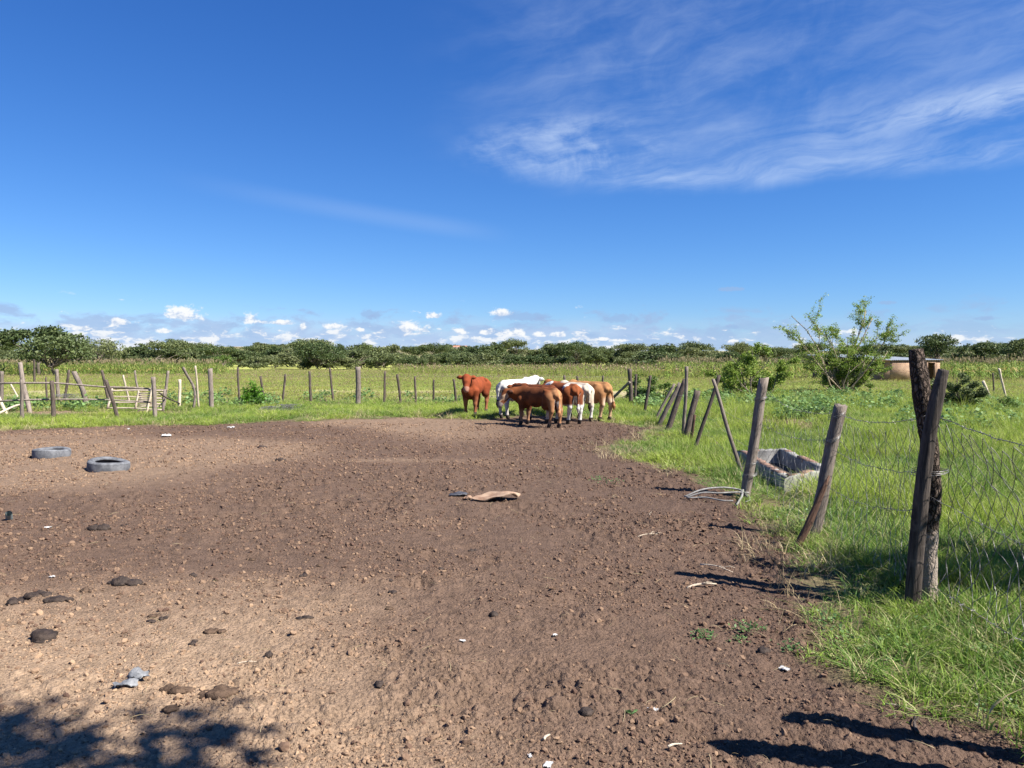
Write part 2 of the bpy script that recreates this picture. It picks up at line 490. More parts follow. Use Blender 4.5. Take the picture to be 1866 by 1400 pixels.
def mat_leaf(name, c0, c1, c2=None, trans=0.32, rough=0.55, tint_attr=True, var=0.35, spec=0.25):
    """c0 deep, c1 fresh, mixed by the instance's tint and chance"""
    m, t = new_mat(name)
    oi = t.node('ShaderNodeObjectInfo')
    r = oi.outputs['Random']
    if tint_attr:
        at_ = t.node('ShaderNodeAttribute', dict(attribute_name='tint', attribute_type='INSTANCER'))
        k = t.m('ADD', at_.outputs['Fac'], t.m('MULTIPLY', t.m('SUBTRACT', r, 0.5), var), clamp=True)
    else:
        k = r
    c = t.mix(k, c0, c1)
    P = t.node('ShaderNodeNewGeometry')
    isl = P.outputs['Random Per Island']
    if c2 is not None:
        c = t.mix(t.sstep(isl, 0.72, 0.95), c, c2)
    v = t.m('ADD', 0.68, t.m('MULTIPLY', t.m('FRACT', t.m('MULTIPLY', isl, 7.31)), 0.64))
    c = t.node('ShaderNodeVectorMath', dict(operation='SCALE'), i0=c, Scale=v).outputs[0]
    p = principled(t, c, rough, None, spec)
    tr = t.node('ShaderNodeBsdfTranslucent', None, Color=c).outputs[0]
    mx = t.node('ShaderNodeMixShader', None, i0=trans, i1=p, i2=tr).outputs[0]
    finish(t, mx)
    return m
def mat_wood(name, c0, c1, c2, zs=0.12, bumps=0.9):
    m, t = new_mat(name)
    tc_ = t.node('ShaderNodeTexCoord').outputs['Object']
    oi = t.node('ShaderNodeObjectInfo')
    q = t.node('ShaderNodeVectorMath', dict(operation='MULTIPLY'), i0=tc_, i1=(1, 1, zs)).outputs[0]
    q = t.node('ShaderNodeVectorMath', dict(operation='ADD'), i0=q, i1=t.xyz(t.m('MULTIPLY', oi.outputs['Random'], 50.0), 0, 0)).outputs[0]
    g1 = t.noise(q, 38.0, 6, 0.65, dist=0.6)
    g2 = t.noise(q, 130.0, 4, 0.6)
    b = t.noise(tc_, 5.0, 4, 0.6)
    c = t.mix(t.sstep(g1, 0.34, 0.66), c0, c1)
    c = t.mix(t.sstep(b, 0.52, 0.72), c, c2)
    crk = t.sstep(g1, 0.36, 0.29)
    c = t.mix(t.m('MULTIPLY', crk, 0.85), c, (0.018, 0.014, 0.012))
    v = t.m('ADD', 0.75, t.m('MULTIPLY', g2, 0.5))
    v = t.m('MULTIPLY', v, t.m('ADD', 0.8, t.m('MULTIPLY', oi.outputs['Random'], 0.4)))
    c = t.node('ShaderNodeVectorMath', dict(operation='SCALE'), i0=c, Scale=v).outputs[0]
    h = t.m('ADD', t.m('MULTIPLY', g1, 0.7), t.m('MULTIPLY', g2, 0.3))
    finish(t, principled(t, c, 0.85, bump(t, h, bumps, 0.02), 0.2))
    return m
def mat_plain(name, c0, c1, scale=8.0, rough=0.8, bs=0.3, bd=0.01, spec=0.3, metallic=0.0, detail=5):
    m, t = new_mat(name)
    P = t.node('ShaderNodeTexCoord').outputs['Object']
    n = t.noise(P, scale, detail, 0.62)
    n2 = t.noise(P, scale * 7, 3, 0.6)
    c = t.mix(t.sstep(t.m('ADD', t.m('MULTIPLY', n, 0.75), t.m('MULTIPLY', n2, 0.25)), 0.36, 0.64), c0, c1)
    finish(t, principled(t, c, rough, bump(t, t.m('ADD', n, t.m('MULTIPLY', n2, 0.4)), bs, bd), spec, metallic))
    return m
def mat_vcol(name, rough=0.75, nscale=30.0, amt=0.35, bs=0.2, bd=0.006, spec=0.25, stretch=(1, 1, 1)):
    m, t = new_mat(name)
    a = t.node('ShaderNodeAttribute', dict(attribute_name='col')).outputs['Color']
    P = t.node('ShaderNodeTexCoord').outputs['Object']
    P = t.node('ShaderNodeVectorMath', dict(operation='MULTIPLY'), i0=P, i1=stretch).outputs[0]
    n = t.noise(P, nscale, 5, 0.65)
    c = t.node('ShaderNodeVectorMath', dict(operation='SCALE'), i0=a, Scale=t.m('ADD', 1 - amt, t.m('MULTIPLY', n, 2 * amt))).outputs[0]
    finish(t, principled(t, c, rough, bump(t, n, bs, bd), spec))
    return m

M = {}
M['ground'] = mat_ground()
M['grass'] = mat_leaf('grass_blade', (0.10, 0.20, 0.036), (0.32, 0.40, 0.055), (0.38, 0.37, 0.17), 0.40)
M['field'] = mat_leaf('field_grass', (0.205, 0.285, 0.055), (0.34, 0.345, 0.09), (0.38, 0.35, 0.15), 0.38)
M['seed'] = mat_leaf('seed_heads', (0.25, 0.17, 0.12), (0.34, 0.25, 0.15), None, 0.25)
M['straw'] = mat_leaf('straw', (0.26, 0.20, 0.11), (0.42, 0.34, 0.20), None, 0.1, tint_attr=False)
M['maize'] = mat_leaf('maize_leaf', (0.12, 0.20, 0.04), (0.21, 0.26, 0.055), (0.30, 0.24, 0.09), 0.3)
M['tassel'] = mat_leaf('maize_tassel', (0.27, 0.22, 0.12), (0.36, 0.29, 0.17), None, 0.2)
M['weed'] = mat_leaf('weed_leaf', (0.10, 0.18, 0.06), (0.19, 0.29, 0.09), None, 0.3, 0.5)
M['clod'] = mat_leaf('soil_clod', (0.078, 0.048, 0.035), (0.28, 0.19, 0.12), None, 0.0, 0.95, True, 0.3, 0.1)
M['bark'] = mat_wood('tree_bark', (0.10, 0.08, 0.06), (0.19, 0.16, 0.13), (0.07, 0.055, 0.045))
M['palebark'] = mat_wood('pale_bark', (0.24, 0.19, 0.13), (0.36, 0.30, 0.22), (0.2, 0.16, 0.11))
M['acacia'] = mat_leaf('acacia_leaf', (0.055, 0.088, 0.030), (0.155, 0.175, 0.075), (0.17, 0.195, 0.07), 0.25, tint_attr=False)
M['acacia_dk'] = mat_leaf('dark_acacia_leaf', (0.046, 0.078, 0.028), (0.115, 0.145, 0.054), (0.145, 0.175, 0.065), 0.22, tint_attr=False)
M['acacia_lt'] = mat_leaf('light_acacia_leaf', (0.17, 0.26, 0.04), (0.22, 0.30, 0.05), (0.28, 0.33, 0.07), 0.35, tint_attr=False)
M['acacia_md'] = mat_leaf('mid_acacia_leaf', (0.085, 0.15, 0.032), (0.13, 0.20, 0.042), (0.19, 0.25, 0.06), 0.35, tint_attr=False)
M['bush'] = mat_leaf('bush_leaf', (0.09, 0.22, 0.02), (0.12, 0.26, 0.025), (0.18, 0.32, 0.04), 0.35, tint_attr=False)
M['post'] = mat_wood('weathered_post', (0.13, 0.105, 0.088), (0.255, 0.21, 0.175), (0.10, 0.078, 0.064))
M['post_dk'] = mat_wood('dark_post', (0.048, 0.036, 0.030), (0.125, 0.098, 0.080), (0.04, 0.03, 0.025))
M['post_lt'] = mat_wood('pale_stick', (0.38, 0.31, 0.23), (0.55, 0.47, 0.36), (0.30, 0.24, 0.18))
M['post_red'] = mat_wood('rusty_post', (0.06, 0.034, 0.024), (0.12, 0.068, 0.046), (0.05, 0.028, 0.02))
M['charred'] = mat_wood('charred_wood', (0.022, 0.018, 0.016), (0.085, 0.068, 0.058), (0.13, 0.105, 0.09), 0.06, 0.9)
M['wire'] = mat_plain('galvanised_wire', (0.10, 0.095, 0.09), (0.30, 0.29, 0.28), 30, 0.5, 0.1, 0.001, 0.5, 0.6)

# ------------------------------------------------------------------ the ground sheet
def relief(xs, ys, ks, ds):
    """crumbs, clods and hoof pocks of the trodden earth, in metres"""
    dist = np.hypot(xs, ys)
    patch = smooth(0.34, 0.66, fbm(xs * 0.8, ys * 0.8, 61, 3))
    fine_ = smooth(0.36, 0.60, fbm(xs * 2.3, ys * 2.3, 62, 3))
    rough = (0.45 + 0.85 * patch) * (1.0 - 0.50 * ds)
    wx = xs + 0.018 * (fbm(xs * 40, ys * 40, 3, 2) - 0.5); wy = ys + 0.018 * (fbm(xs * 40, ys * 40, 4, 2) - 0.5)
    hh = clods(wx, wy, 0.019, 37, 0.9) * 1.05 * smooth(5, 3.0, dist)
    hh = np.maximum(hh, clods(wx, wy, 0.033, 39, 0.8) * 1.0 * smooth(8, 4.5, dist) * (0.4 + 0.6 * fine_))
    hh = np.maximum(hh, clods(wx, wy, 0.062, 41, 0.65) * 0.95 * smooth(14, 8, dist) * (0.2 + 0.8 * fine_))
    hh = np.maximum(hh, clods(wx, wy, 0.12, 46, 0.5) * 0.60 * (0.15 + 0.85 * fine_))
    hh = hh + 0.010 * (fbm(xs * 55, ys * 55, 63, 3) - 0.5) * smooth(9, 4, dist)
    # hoof pocks with thrown-up rims, in trodden runs
    tread = smooth(0.44, 0.60, fbm(xs * 0.5 + 3, ys * 0.5, 64, 2))
    hoof = clods(wx, wy, 0.26, 57, 0.55)
    hh = hh - (hoof * 0.42 - 0.010 * smooth(0.0, 0.03, hoof)) * tread
    hh = hh + 0.07 * (fbm(xs * 2.6, ys * 2.6, 58, 3) - 0.5)
    return hh * rough * (0.22 + 0.78 * ks)
def gsurf(x, y):
    x, y = np.atleast_1d(np.asarray(x, float)), np.atleast_1d(np.asarray(y, float))
    k = soil_mask(x, y)
    return H(x, y) - 0.012 + relief(x, y, k, dry_map(x, y) * k)
def gs(x, y, r=0.03):
    a = np.linspace(0, 6.28, 9)
    return float(np.mean(gsurf(x + r * np.cos(a), y + r * np.sin(a))))
def build_ground():
    r = [0.25, 0.6, 1.0, 1.4]
    x = 1.75
    q = np.linspace(1 / 1.9, 1 / 30.0, 600)
    r += list(1 / q)
    r += list(np.geomspace(30.6, 9000, 70))
    r = np.array(r)
    fine = np.radians(np.linspace(-40, 40, 1040))
    coarse = np.radians(np.linspace(41, 319, 74)[1:-1])
    th = np.concatenate([fine, coarse])
    R_, T_ = np.meshgrid(r, th, indexing='ij')
    x = R_ * np.sin(T_); y = R_ * np.cos(T_)
    z = H(x, y)
    k = soil_mask(x, y)
    d = dry_map(x, y) * k
    nearv = np.hypot(x, y) < 34
    xs, ys, ks, ds = x[nearv], y[nearv], k[nearv], d[nearv]
    dist = np.hypot(xs, ys)
    z[nearv] += relief(xs, ys, ks, ds)
    z -= 0.012
    # colours of the earth, of the turf floor and of the far fields
    dark = np.array([0.073, 0.047, 0.036]); tan = np.array([0.265, 0.186, 0.124]); mid = np.array([0.128, 0.085, 0.060])
    c = np.where(d[..., None] < 0.4, dark + (mid - dark) * (d[..., None] / 0.4), mid + (tan - mid) * ((d[..., None] - 0.4) / 0.6))
    turf = np.array([0.10, 0.12, 0.04]) + 0 * c
    field = np.array([0.29, 0.305, 0.085])
    band = np.array([0.34, 0.28, 0.17])
    pat = fbm(x * 0.10, y * 0.25, 71, 3)
    brd = np.zeros(x.shape)
    brd[nearv] = smooth(1.1, 0.0, outside(xs, ys) + 0.9 * (fbm(xs * 1.9, ys * 1.9, 23, 3) - 0.5))
    turf = turf + (np.array([0.13, 0.105, 0.058]) - turf) * brd[..., None]
    fk = smooth(26, 38, y)[..., None]
    g = turf * (1 - fk) + field * (0.8 + 0.4 * pat[..., None]) * fk
    strip = (smooth(28, 31, y) * smooth(42, 36, y) * smooth(0.36, 0.56, fbm(x * 0.15 + 3, y * 0.5, 73, 3)) * smooth(16, 4, x))[..., None]
    g = g + (band - g) * strip * 0.85
    far = smooth(200, 500, R_)[..., None]
    g = g + (np.array([0.19, 0.175, 0.085]) - g) * far
    c = c * k[..., None] + g * (1 - k[..., None])
    n, m = x.shape
    Vs = np.stack([x, y, z], -1).reshape(-1, 3)
    i, j = np.meshgrid(np.arange(n - 1), np.arange(m), indexing='ij')
    j2 = (j + 1) % m
    F = np.stack([i * m + j, (i + 1) * m + j, (i + 1) * m + j2, i * m + j2], -1).reshape(-1, 4)
    F = F[:, ::-1]
    Vs = np.concatenate([Vs, [[0, 0, float(H(0, 0))]]])
    jj = np.arange(m)
    cap = np.stack([np.full(m, n * m), (jj + 1) % m, jj], -1)
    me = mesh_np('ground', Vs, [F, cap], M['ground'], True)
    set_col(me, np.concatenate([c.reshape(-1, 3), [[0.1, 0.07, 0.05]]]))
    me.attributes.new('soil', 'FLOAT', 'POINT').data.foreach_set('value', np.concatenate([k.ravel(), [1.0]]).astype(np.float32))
    o = obj('ground', me)
    tag(o, 'brown trampled earth of the cattle yard running out into grass fields', None, kind='structure')
    return o
build_ground()
# ------------------------------------------------------------------ trees
def unit(n, rng):
    v = rng.normal(size=(n, 3))
    return v / (np.linalg.norm(v, axis=1)[:, None] + 1e-9)
def cards(C, size, rng, flat=0.0, aspect=0.55, up=0.0):
    """leaf-shaped quads at C; size per leaf; flat presses them towards level"""
    n = len(C)
    t = unit(n, rng); t[:, 2] *= (1 - flat); t[:, 2] -= up
    t /= np.linalg.norm(t, axis=1)[:, None] + 1e-9
    q = unit(n, rng); q[:, 2] *= (1 - flat)
    b = q - (q * t).sum(1)[:, None] * t
    b /= np.linalg.norm(b, axis=1)[:, None] + 1e-9
    s = np.broadcast_to(np.asarray(size, float), (n,))[:, None]
    Vs = np.stack([C - t * s * 0.5, C + b * s * aspect * 0.5 + t * s * 0.05, C + t * s * 0.5, C - b * s * aspect * 0.5 + t * s * 0.05], 1).reshape(-1, 3)
    F = np.arange(4 * n).reshape(-1, 4)
    return Vs, F
def blob_points(c, r, n, rng, shell=0.55):
    p = unit(n, rng)
    k = shell + (1 - shell) * rng.random(n) ** 0.6
    return np.asarray(c) + p * k[:, None] * np.asarray(r)
def limb(p0, p1, r0, r1, rng, bend=0.12, n=6):
    p0, p1 = np.asarray(p0, float), np.asarray(p1, float)
    L = np.linalg.norm(p1 - p0)
    t = np.linspace(0, 1, n)[:, None]
    off = rng.normal(size=3) * bend * L
    off2 = rng.normal(size=3) * bend * 0.5 * L
    P = p0 + (p1 - p0) * t + off * np.sin(np.pi * t) + off2 * np.sin(2 * np.pi * t)
    return P, r0 + (r1 - r0) * np.linspace(0, 1, n)

def tree_meshes(seed, style, h, wd, leaf, n_leaf, mat, bark, stems=1):
    """(trunk mesh, crown mesh) of one tree, base at the origin"""
    rng = np.random.default_rng(seed)
    mb = MB()
    lobes = []
    if style == 'flat':        # umbrella thorn: layered level plates on a forked trunk
        nl = 9 + int(rng.integers(0, 5))
        for i in range(nl):
            a = rng.random() * 6.283
            rr = wd * 0.5 * math.sqrt(rng.random()) * 0.78
            z = h * (0.93 - 0.22 * (rr / (wd * 0.5)) - 0.30 * (rng.random() if i > nl * 0.55 else rng.random() * 0.25))
            rx = wd * (0.15 + 0.11 * rng.random())
            lobes.append((np.array([rr * math.cos(a), rr * math.sin(a), z]), np.array([rx, rx * (0.8 + 0.4 * rng.random()), h * (0.055 + 0.05 * rng.random())])))
    elif style == 'round':     # dense rounded thorn tree with foliage almost to the ground
        nl = 22 + int(rng.integers(0, 6))
        for i in range(nl):
            d = unit(1, rng)[0]
            d[2] = abs(d[2]) * 1.1 - 0.25
            k = 0.55 + 0.35 * rng.random()
            c = np.array([d[0] * wd * 0.40 * k, d[1] * wd * 0.40 * k, h * 0.52 + d[2] * h * 0.42 * k])
            rx = wd * (0.11 + 0.09 * rng.random())
            lobes.append((c, np.array([rx, rx, rx * (0.5 + 0.3 * rng.random())])))
    elif style == 'scrub':     # low spreading scrub
        nl = 16
        for i in range(nl):
            a = rng.random() * 6.283
            rr = wd * 0.42 * math.sqrt(rng.random())
            z = h * (0.25 + 0.58 * rng.random() * (1 - 0.45 * rr / (wd * 0.42)))
            rx = wd * (0.10 + 0.10 * rng.random())
            lobes.append((np.array([rr * math.cos(a), rr * math.sin(a), z]), np.array([rx, rx, h * (0.10 + 0.07 * rng.random())])))
    elif style == 'column':    # narrow dark conifer
        for i in range(12):
            z = h * (0.12 + 0.84 * i / 12)
            rx = wd * 0.5 * (1 - 0.85 * i / 12) * (0.7 + 0.5 * rng.random())
            lobes.append((np.array([rng.normal() * wd * .05, rng.normal() * wd * .05, z]), np.array([rx, rx, h * 0.07])))
    fork = np.array([rng.normal() * 0.05 * wd, rng.normal() * 0.05 * wd, h * (0.30 if style != 'round' else 0.22)])
    tr = h * 0.028 + 0.03
    for s_ in range(stems):
        P, R_ = limb((rng.normal() * 0.12 * (stems > 1), rng.normal() * 0.12 * (stems > 1), -0.25), fork + rng.normal(size=3) * 0.15 * wd * (stems > 1) * np.array([1, 1, .2]), tr / math.sqrt(stems), tr * 0.75 / math.sqrt(stems), rng, 0.05)
        mb.tube(P, R_, 7)
        fk = P[-1]
        for i, (c, r) in enumerate(lobes):
            if i % stems == s_:
                P2, R2 = limb(fk, c, tr * 0.5, 0.012, rng, 0.10)
                mb.tube(P2, R2, 5)
    tot = sum(float(r[0] * r[1] + r[0] * r[2]) for _, r in lobes)
    Cs = []
    for c, r in lobes:
        n = max(6, int(n_leaf * float(r[0] * r[1] + r[0] * r[2]) / tot))
        # twig-end clumps inside the lobe, so that gaps stay open
        nc = max(3, n // 14)
        cc = blob_points(c, r, nc, rng, 0.45)
        pick = rng.integers(0, nc, n)
        Cs.append(cc[pick] + rng.normal(size=(n, 3)) * np.array([0.16, 0.16, 0.09]) * float(r[0]) * 1.1)
    C = np.concatenate(Cs)
    Vs, F = cards(C, leaf * (0.6 + 0.8 * rng.random(len(C))), rng, 0.45 if style in ('flat', 'scrub') else 0.2, 0.62)
    return mb.mesh('trunk', bark, True), mesh_np('crown', Vs, F, mat)

def plant_tree(name, meshes, loc, scale, rz, label, cat='tree', group=None):
    e = empty(name, loc, rz)
    e.scale = (scale[0], scale[0], scale[1]) if isinstance(scale, tuple) else (scale,) * 3
    obj('trunk', meshes[0], e)
    obj('crown', meshes[1], e)
    return tag(e, label, cat, group)

KINDS = {
    'flat': [tree_meshes(100 + i, 'flat', 5.0, 6.6 + 0.5 * i, 0.26, 4800, M['acacia'], M['bark']) for i in range(4)],
    'round': [tree_meshes(120 + i, 'round', 4.6, 5.6, 0.26, 5600, M['acacia_dk'], M['bark'], 2) for i in range(3)],
    'scrub': [tree_meshes(140 + i, 'scrub', 3.2, 6.2, 0.25, 4800, M['acacia'], M['bark'], 3) for i in range(3)],
    'pine': [tree_meshes(160, 'column', 9.0, 2.4, 0.6, 500, M['acacia_dk'], M['bark'])],
}
TLAB = {'flat': 'flat-topped thorn tree with layered crown in the wooded belt beyond the fields',
        'round': 'dark rounded dense thorn tree in the wooded belt beyond the fields',
        'scrub': 'low spreading scrub tree in the wooded belt beyond the fields'}
TNAME = {'flat': 'thorn_tree', 'round': 'dense_thorn_tree', 'scrub': 'scrub_tree'}
tr = random.Random(31)
def belt_tree(px, dist, kind, s, sz=None):
    x = (px - CX) / FPX * dist
    plant_tree(TNAME[kind], KINDS[kind][tr.randrange(len(KINDS[kind]))], (x, dist, gz(x, dist) - 0.05), (s, sz or s), tr.random() * 6.28, TLAB[kind], 'tree', TLAB[kind])
# three ragged rows right across, the tops at about the height they have along the skyline
def skyline(px):
    pts = ((-60, 628), (30, 632), (60, 640), (240, 632), (300, 622), (350, 624), (390, 634), (470, 634), (500, 625), (600, 624), (700, 627), (760, 636), (850, 628),
           (960, 626), (1100, 627), (1250, 628), (1400, 632), (1520, 634), (1640, 630), (1750, 624), (1866, 625), (1950, 624))
    for (a, b), (c, d) in zip(pts, pts[1:]):
        if a <= px <= c: return b + (d - b) * (px - a) / (c - a)
    return 632
for row, (dist, step, jit, kinds) in enumerate(((134, 42, 18, ('scrub', 'scrub', 'round', 'scrub')), (155, 36, 16, ('flat', 'round', 'scrub', 'flat')), (190, 42, 20, ('flat', 'flat', 'scrub', 'round')), (245, 36, 18, ('flat', 'scrub', 'flat', 'round')))):
    px = -45.0
    while px < 1920:
        p = px + tr.uniform(-jit, jit)
        d = dist * tr.uniform(0.93, 1.08)
        k = kinds[tr.randrange(len(kinds))]
        top = skyline(p) + (13, 7, 3, 2)[row] + tr.uniform(-10, 15)
        hh = EYE - (top - HZ) / FPX * d - gz((p - CX) / FPX * d, d)
        base = {'flat': 4.9, 'round': 4.6, 'scrub': 2.9}[k]
        hh = max(2.6, hh)
        belt_tree(p, d, k, max(0.75, min(1.5, hh / base * tr.uniform(0.9, 1.3))), hh / base)
        px += step * tr.uniform(0.75, 1.3)
for i in range(30):
    p = -30 + i * 65 + tr.uniform(-30, 30)
    d = tr.uniform(135, 215)
    k = tr.choice(('flat', 'flat', 'round'))
    hh = EYE - (skyline(p) - tr.uniform(2, 11) - HZ) / FPX * d - gz((p - CX) / FPX * d, d)
    belt_tree(p, d, k, hh / 5.0 * tr.uniform(0.7, 1.15), hh / 4.9)
# a few that stand up out of the belt or stand alone before it
def lone(name, px, base_y, top_y, w_px, style, seed, mat, label, leaf=0.2, n=7000, bark='bark', stems=1, cat='tree', tall=1.0):
    g = G(px, base_y)
    h = (base_y - top_y) / FPX * g.y
    wd = w_px / FPX * g.y
    return plant_tree(name, tree_meshes(seed, style, h, wd, leaf, n, M[mat], M[bark], stems), (g.x, g.y, g.z - 0.03), 1.0, 0.0, label, cat)
lone('thorn_tree', 64, 688, 584, 116, 'flat', 201, 'acacia_dk', 'tall dark thorn tree with ragged stepped crown behind the pole rail pen', 0.26, 6500)
lone('thorn_tree', 102, 690, 598, 150, 'round', 202, 'acacia_dk', 'broad dark thorn tree with low hanging skirts behind the pole rail pen', 0.24, 5600)
lone('thorn_tree', 178, 677, 611, 125, 'round', 203, 'acacia', 'olive green spreading thorn tree above the tasselled maize', 0.26, 4500)
lone('dense_thorn_tree', 582, 675, 616, 104, 'round', 204, 'acacia_dk', 'big dark round thorn tree standing forward at the edge of the open field', 0.24, 7000, stems=2)
lone('thorn_tree', 403, 676, 641, 44, 'round', 205, 'acacia_md', 'small green thorn tree standing at the end of the maize', 0.2, 2600, stems=2)
lone('thorn_tree', 656, 668, 620, 50, 'flat', 206, 'acacia_dk', 'slim thorn tree with peaked crown poking above the belt', 0.3, 2000)
lone('thorn_tree', 1026, 668, 621, 26, 'flat', 207, 'acacia_dk', 'lone tall slender thorn tree poking above the belt behind the cattle', 0.3, 900)
lone('thorn_tree', 318, 668, 614, 46, 'flat', 208, 'acacia_dk', 'thorn tree with a small flat plate crown above the maize', 0.3, 1700)
lone('umbrella_thorn_tree', 1712, 680, 603, 78, 'flat', 209, 'acacia_dk', 'big umbrella thorn tree rising behind the brick shed', 0.24, 3800)
lone('umbrella_thorn_tree', 1778, 680, 620, 66, 'flat', 210, 'acacia', 'umbrella thorn tree with thin grey limbs beyond the maize by the shed', 0.24, 3200)
lone('umbrella_thorn_tree', 1862, 682, 612, 62, 'flat', 211, 'acacia_dk', 'umbrella thorn tree at the far end of the maize by the shed', 0.24, 3000)
lone('shrub', 388, 681, 664, 30, 'scrub', 212, 'acacia_md', 'low dark green shrub at the foot of the maize', 0.16, 900, stems=3, cat='shrub')
# a line of dark conifers on the far rise
for i in range(17):
    px = 742 + i * 9.5 + tr.uniform(-3, 3)
    d = 900 + tr.uniform(-20, 20)
    x = (px - CX) / FPX * d
    top = EYE - (tr.uniform(627, 631.5) - HZ) / FPX * d
    z0 = gz(x, d)
    plant_tree('conifer', KINDS['pine'][0], (x, d, z0), (1.1, (top - z0) / 9.0), tr.random() * 6, 'dark narrow conifer in the row on the distant rise', 'tree', 'conifers on the distant rise')
for i in range(26):
    px = tr.choice((tr.uniform(470, 520), tr.uniform(340, 480), tr.uniform(1000, 1180), tr.uniform(760, 940)))
    d = tr.uniform(700, 1000)
    x = (px - CX) / FPX * d
    plant_tree('bush', KINDS['scrub'][tr.randrange(3)], (x, d, gz(x, d) - 0.1), tr.uniform(1.4, 2.4), tr.random() * 6, 'small dark bush dotting the distant pale rise', 'bush', 'bushes on the distant rise')

# thorn tree grown from several leaning stems, with feathery sprays
def sparse_tree(seed, stems, mat, leaf, per, bark, depth=3, spread=0.5, sprays=True, minz=0.0):
    """stems: list of (tip, r0). Returns (trunk, crown) meshes"""
    rng = np.random.default_rng(seed)
    mb = MB()
    tips = []
    def grow(p0, p1, r0, lvl):
        P, R_ = limb(p0, p1, r0, r0 * 0.35, rng, 0.07, 7)
        mb.tube(P, R_, 6 if lvl < 2 else 4)
        L = np.linalg.norm(P[-1] - P[0])
        if lvl >= depth:
            tips.append(P)
            return
        k = int(rng.integers(4, 7)) if lvl < depth - 1 else int(rng.integers(4, 6))
        d0 = (P[-1] - P[0]) / (L + 1e-9)
        for i in range(k):
            t = 0.30 + 0.70 * (i + rng.random()) / k
            q = P[min(6, int(t * 6))]
            d = d0 + rng.normal(size=3) * spread * np.array([1, 1, 0.8])
            d /= np.linalg.norm(d)
            e = q + d * L * (0.42 - 0.14 * t) * (0.7 + 0.6 * rng.random())
            if e[2] < minz: e[2] = minz + 0.1 * rng.random()
            grow(q, e, max(0.004, r0 * (0.6 - 0.3 * t)), lvl + 1)
        tips.append(P[3:])
    for a, tip, r0 in stems:
        grow(np.asarray(a, float), np.asarray(tip, float), r0, 1)
    C = []
    for P in tips:
        n = per
        i = rng.integers(0, len(P) - 1, n); f = rng.random(n)[:, None]
        q = P[i] * (1 - f) + P[i + 1] * f
        C.append(q + rng.normal(size=(n, 3)) * leaf * np.array([0.75, 0.75, 0.5]))
    C = np.concatenate(C)
    Vs, F = cards(C, leaf * (0.5 + 0.8 * rng.random(len(C))), rng, 0.35, 0.45)
    return mb.mesh('trunk', M[bark], True), mesh_np('crown', Vs, F, M[mat])

def stems_px(base, tips, Y, dys):
    out = []
    for (px, py, r0), dy in zip(tips, dys):
        p = at(px, py, Y + dy)
        out.append(((RND.uniform(-.12, .12), RND.uniform(-.12, .12), -0.1), tuple(p - base), r0))
    return out
# the feathery young thorn tree by the shed
b = G(1540, 716)
st = stems_px(b, ((1442, 576, .045), (1452, 610, .04), (1510, 612, .035), (1590, 580, .05), (1620, 590, .04), (1578, 566, .045), (1618, 640, .035), (1596, 625, .03), (1475, 630, .03), (1545, 615, .03), (1605, 612, .03), (1490, 596, .03)),
              b.y, (0.3, -0.4, 0.5, 0.2, -0.3, 0.6, 0.2, -0.5, .4, -.3, .5, -.2))
plant_tree('young_thorn_tree', sparse_tree(301, st, 'acacia_lt', 0.085, 58, 'palebark', 3, 0.55), b, 1.0, 0, 'tall feathery young thorn tree with open V-shaped pale limbs')
st = stems_px(b, ((1500, 668, .04), (1560, 655, .04), (1590, 670, .04), (1520, 650, .04), (1545, 672, .04), (1590, 692, .03), (1492, 695, .03), (1585, 660, .03)), b.y, (.3, -.3, .5, .4, -.6, .2, -.2, .5))
plant_tree('thorn_bush', sparse_tree(302, st, 'acacia_md', 0.085, 70, 'bark', 3, 0.6, minz=0.15), b + Vector((0.05, 0.35, 0)), 1.0, 0, 'dense dark green thorn bush at the foot of the feathery young tree', 'bush')
b = G(1376, 727)
st = stems_px(b, ((1300, 668, .03), (1330, 652, .03), (1370, 640, .035), (1405, 645, .03), (1440, 660, .03), (1340, 680, .025), (1420, 685, .025)), b.y, (.3, -.4, .2, .5, -.3, -.6, .6))
plant_tree('yellow_green_thorn_bush', sparse_tree(303, st, 'acacia_lt', 0.085, 66, 'bark', 3, 0.65, minz=0.25), b, 1.0, 0, 'airy yellow-green thorn bush in the weeds beyond the leaning posts', 'bush')
b = G(1352, 722)
st = stems_px(b, ((1312, 690, .025), (1335, 684, .025), (1372, 688, .025), (1395, 697, .02)), b.y, (-.4, .2, -.2, .4))
plant_tree('thorn_bush', sparse_tree(304, st, 'acacia_md', 0.10, 40, 'bark', 3, 0.6, minz=0.1), b + Vector((0, -.6, 0)), 1.0, 0, 'low green thorn bush spreading at the foot of the yellow-green one', 'bush')
b = G(1750, 750)
st = stems_px(b, ((1722, 705, .02), (1745, 690, .02), (1772, 700, .02), (1790, 722, .02), (1708, 728, .015), (1700, 710, .015)), b.y, (.2, -.2, .3, -.3, .2, .1))
plant_tree('thorn_bush', sparse_tree(305, st, 'acacia', 0.07, 60, 'bark', 3, 0.7, minz=0.05), b, 1.0, 0, 'dark green ferny bush in the grass before the brick shed', 'bush')
b = G(1835, 752)
st = stems_px(b, ((1820, 728, .012), (1838, 722, .012), (1850, 735, .012)), b.y, (.1, -.1, .1))
plant_tree('small_bush', sparse_tree(306, st, 'acacia_md', 0.06, 45, 'bark', 2, 0.7, minz=0.04), b, 1.0, 0, 'small leafy bush in the grass near two thin sticks', 'bush')
b = G(1180, 738)
st = stems_px(b, ((1170, 695, .015), (1205, 690, .015), (1225, 705, .015), (1160, 715, .012), (1240, 722, .012)), b.y, (.2, -.2, .3, .1, .2))
plant_tree('thorn_bush', sparse_tree(307, st, 'acacia_md', 0.08, 45, 'bark', 3, 0.7, minz=0.05), b + Vector((0, 1.0, 0)), 1.0, 0, 'grey-green scrambling bush behind the dark corner post', 'bush')
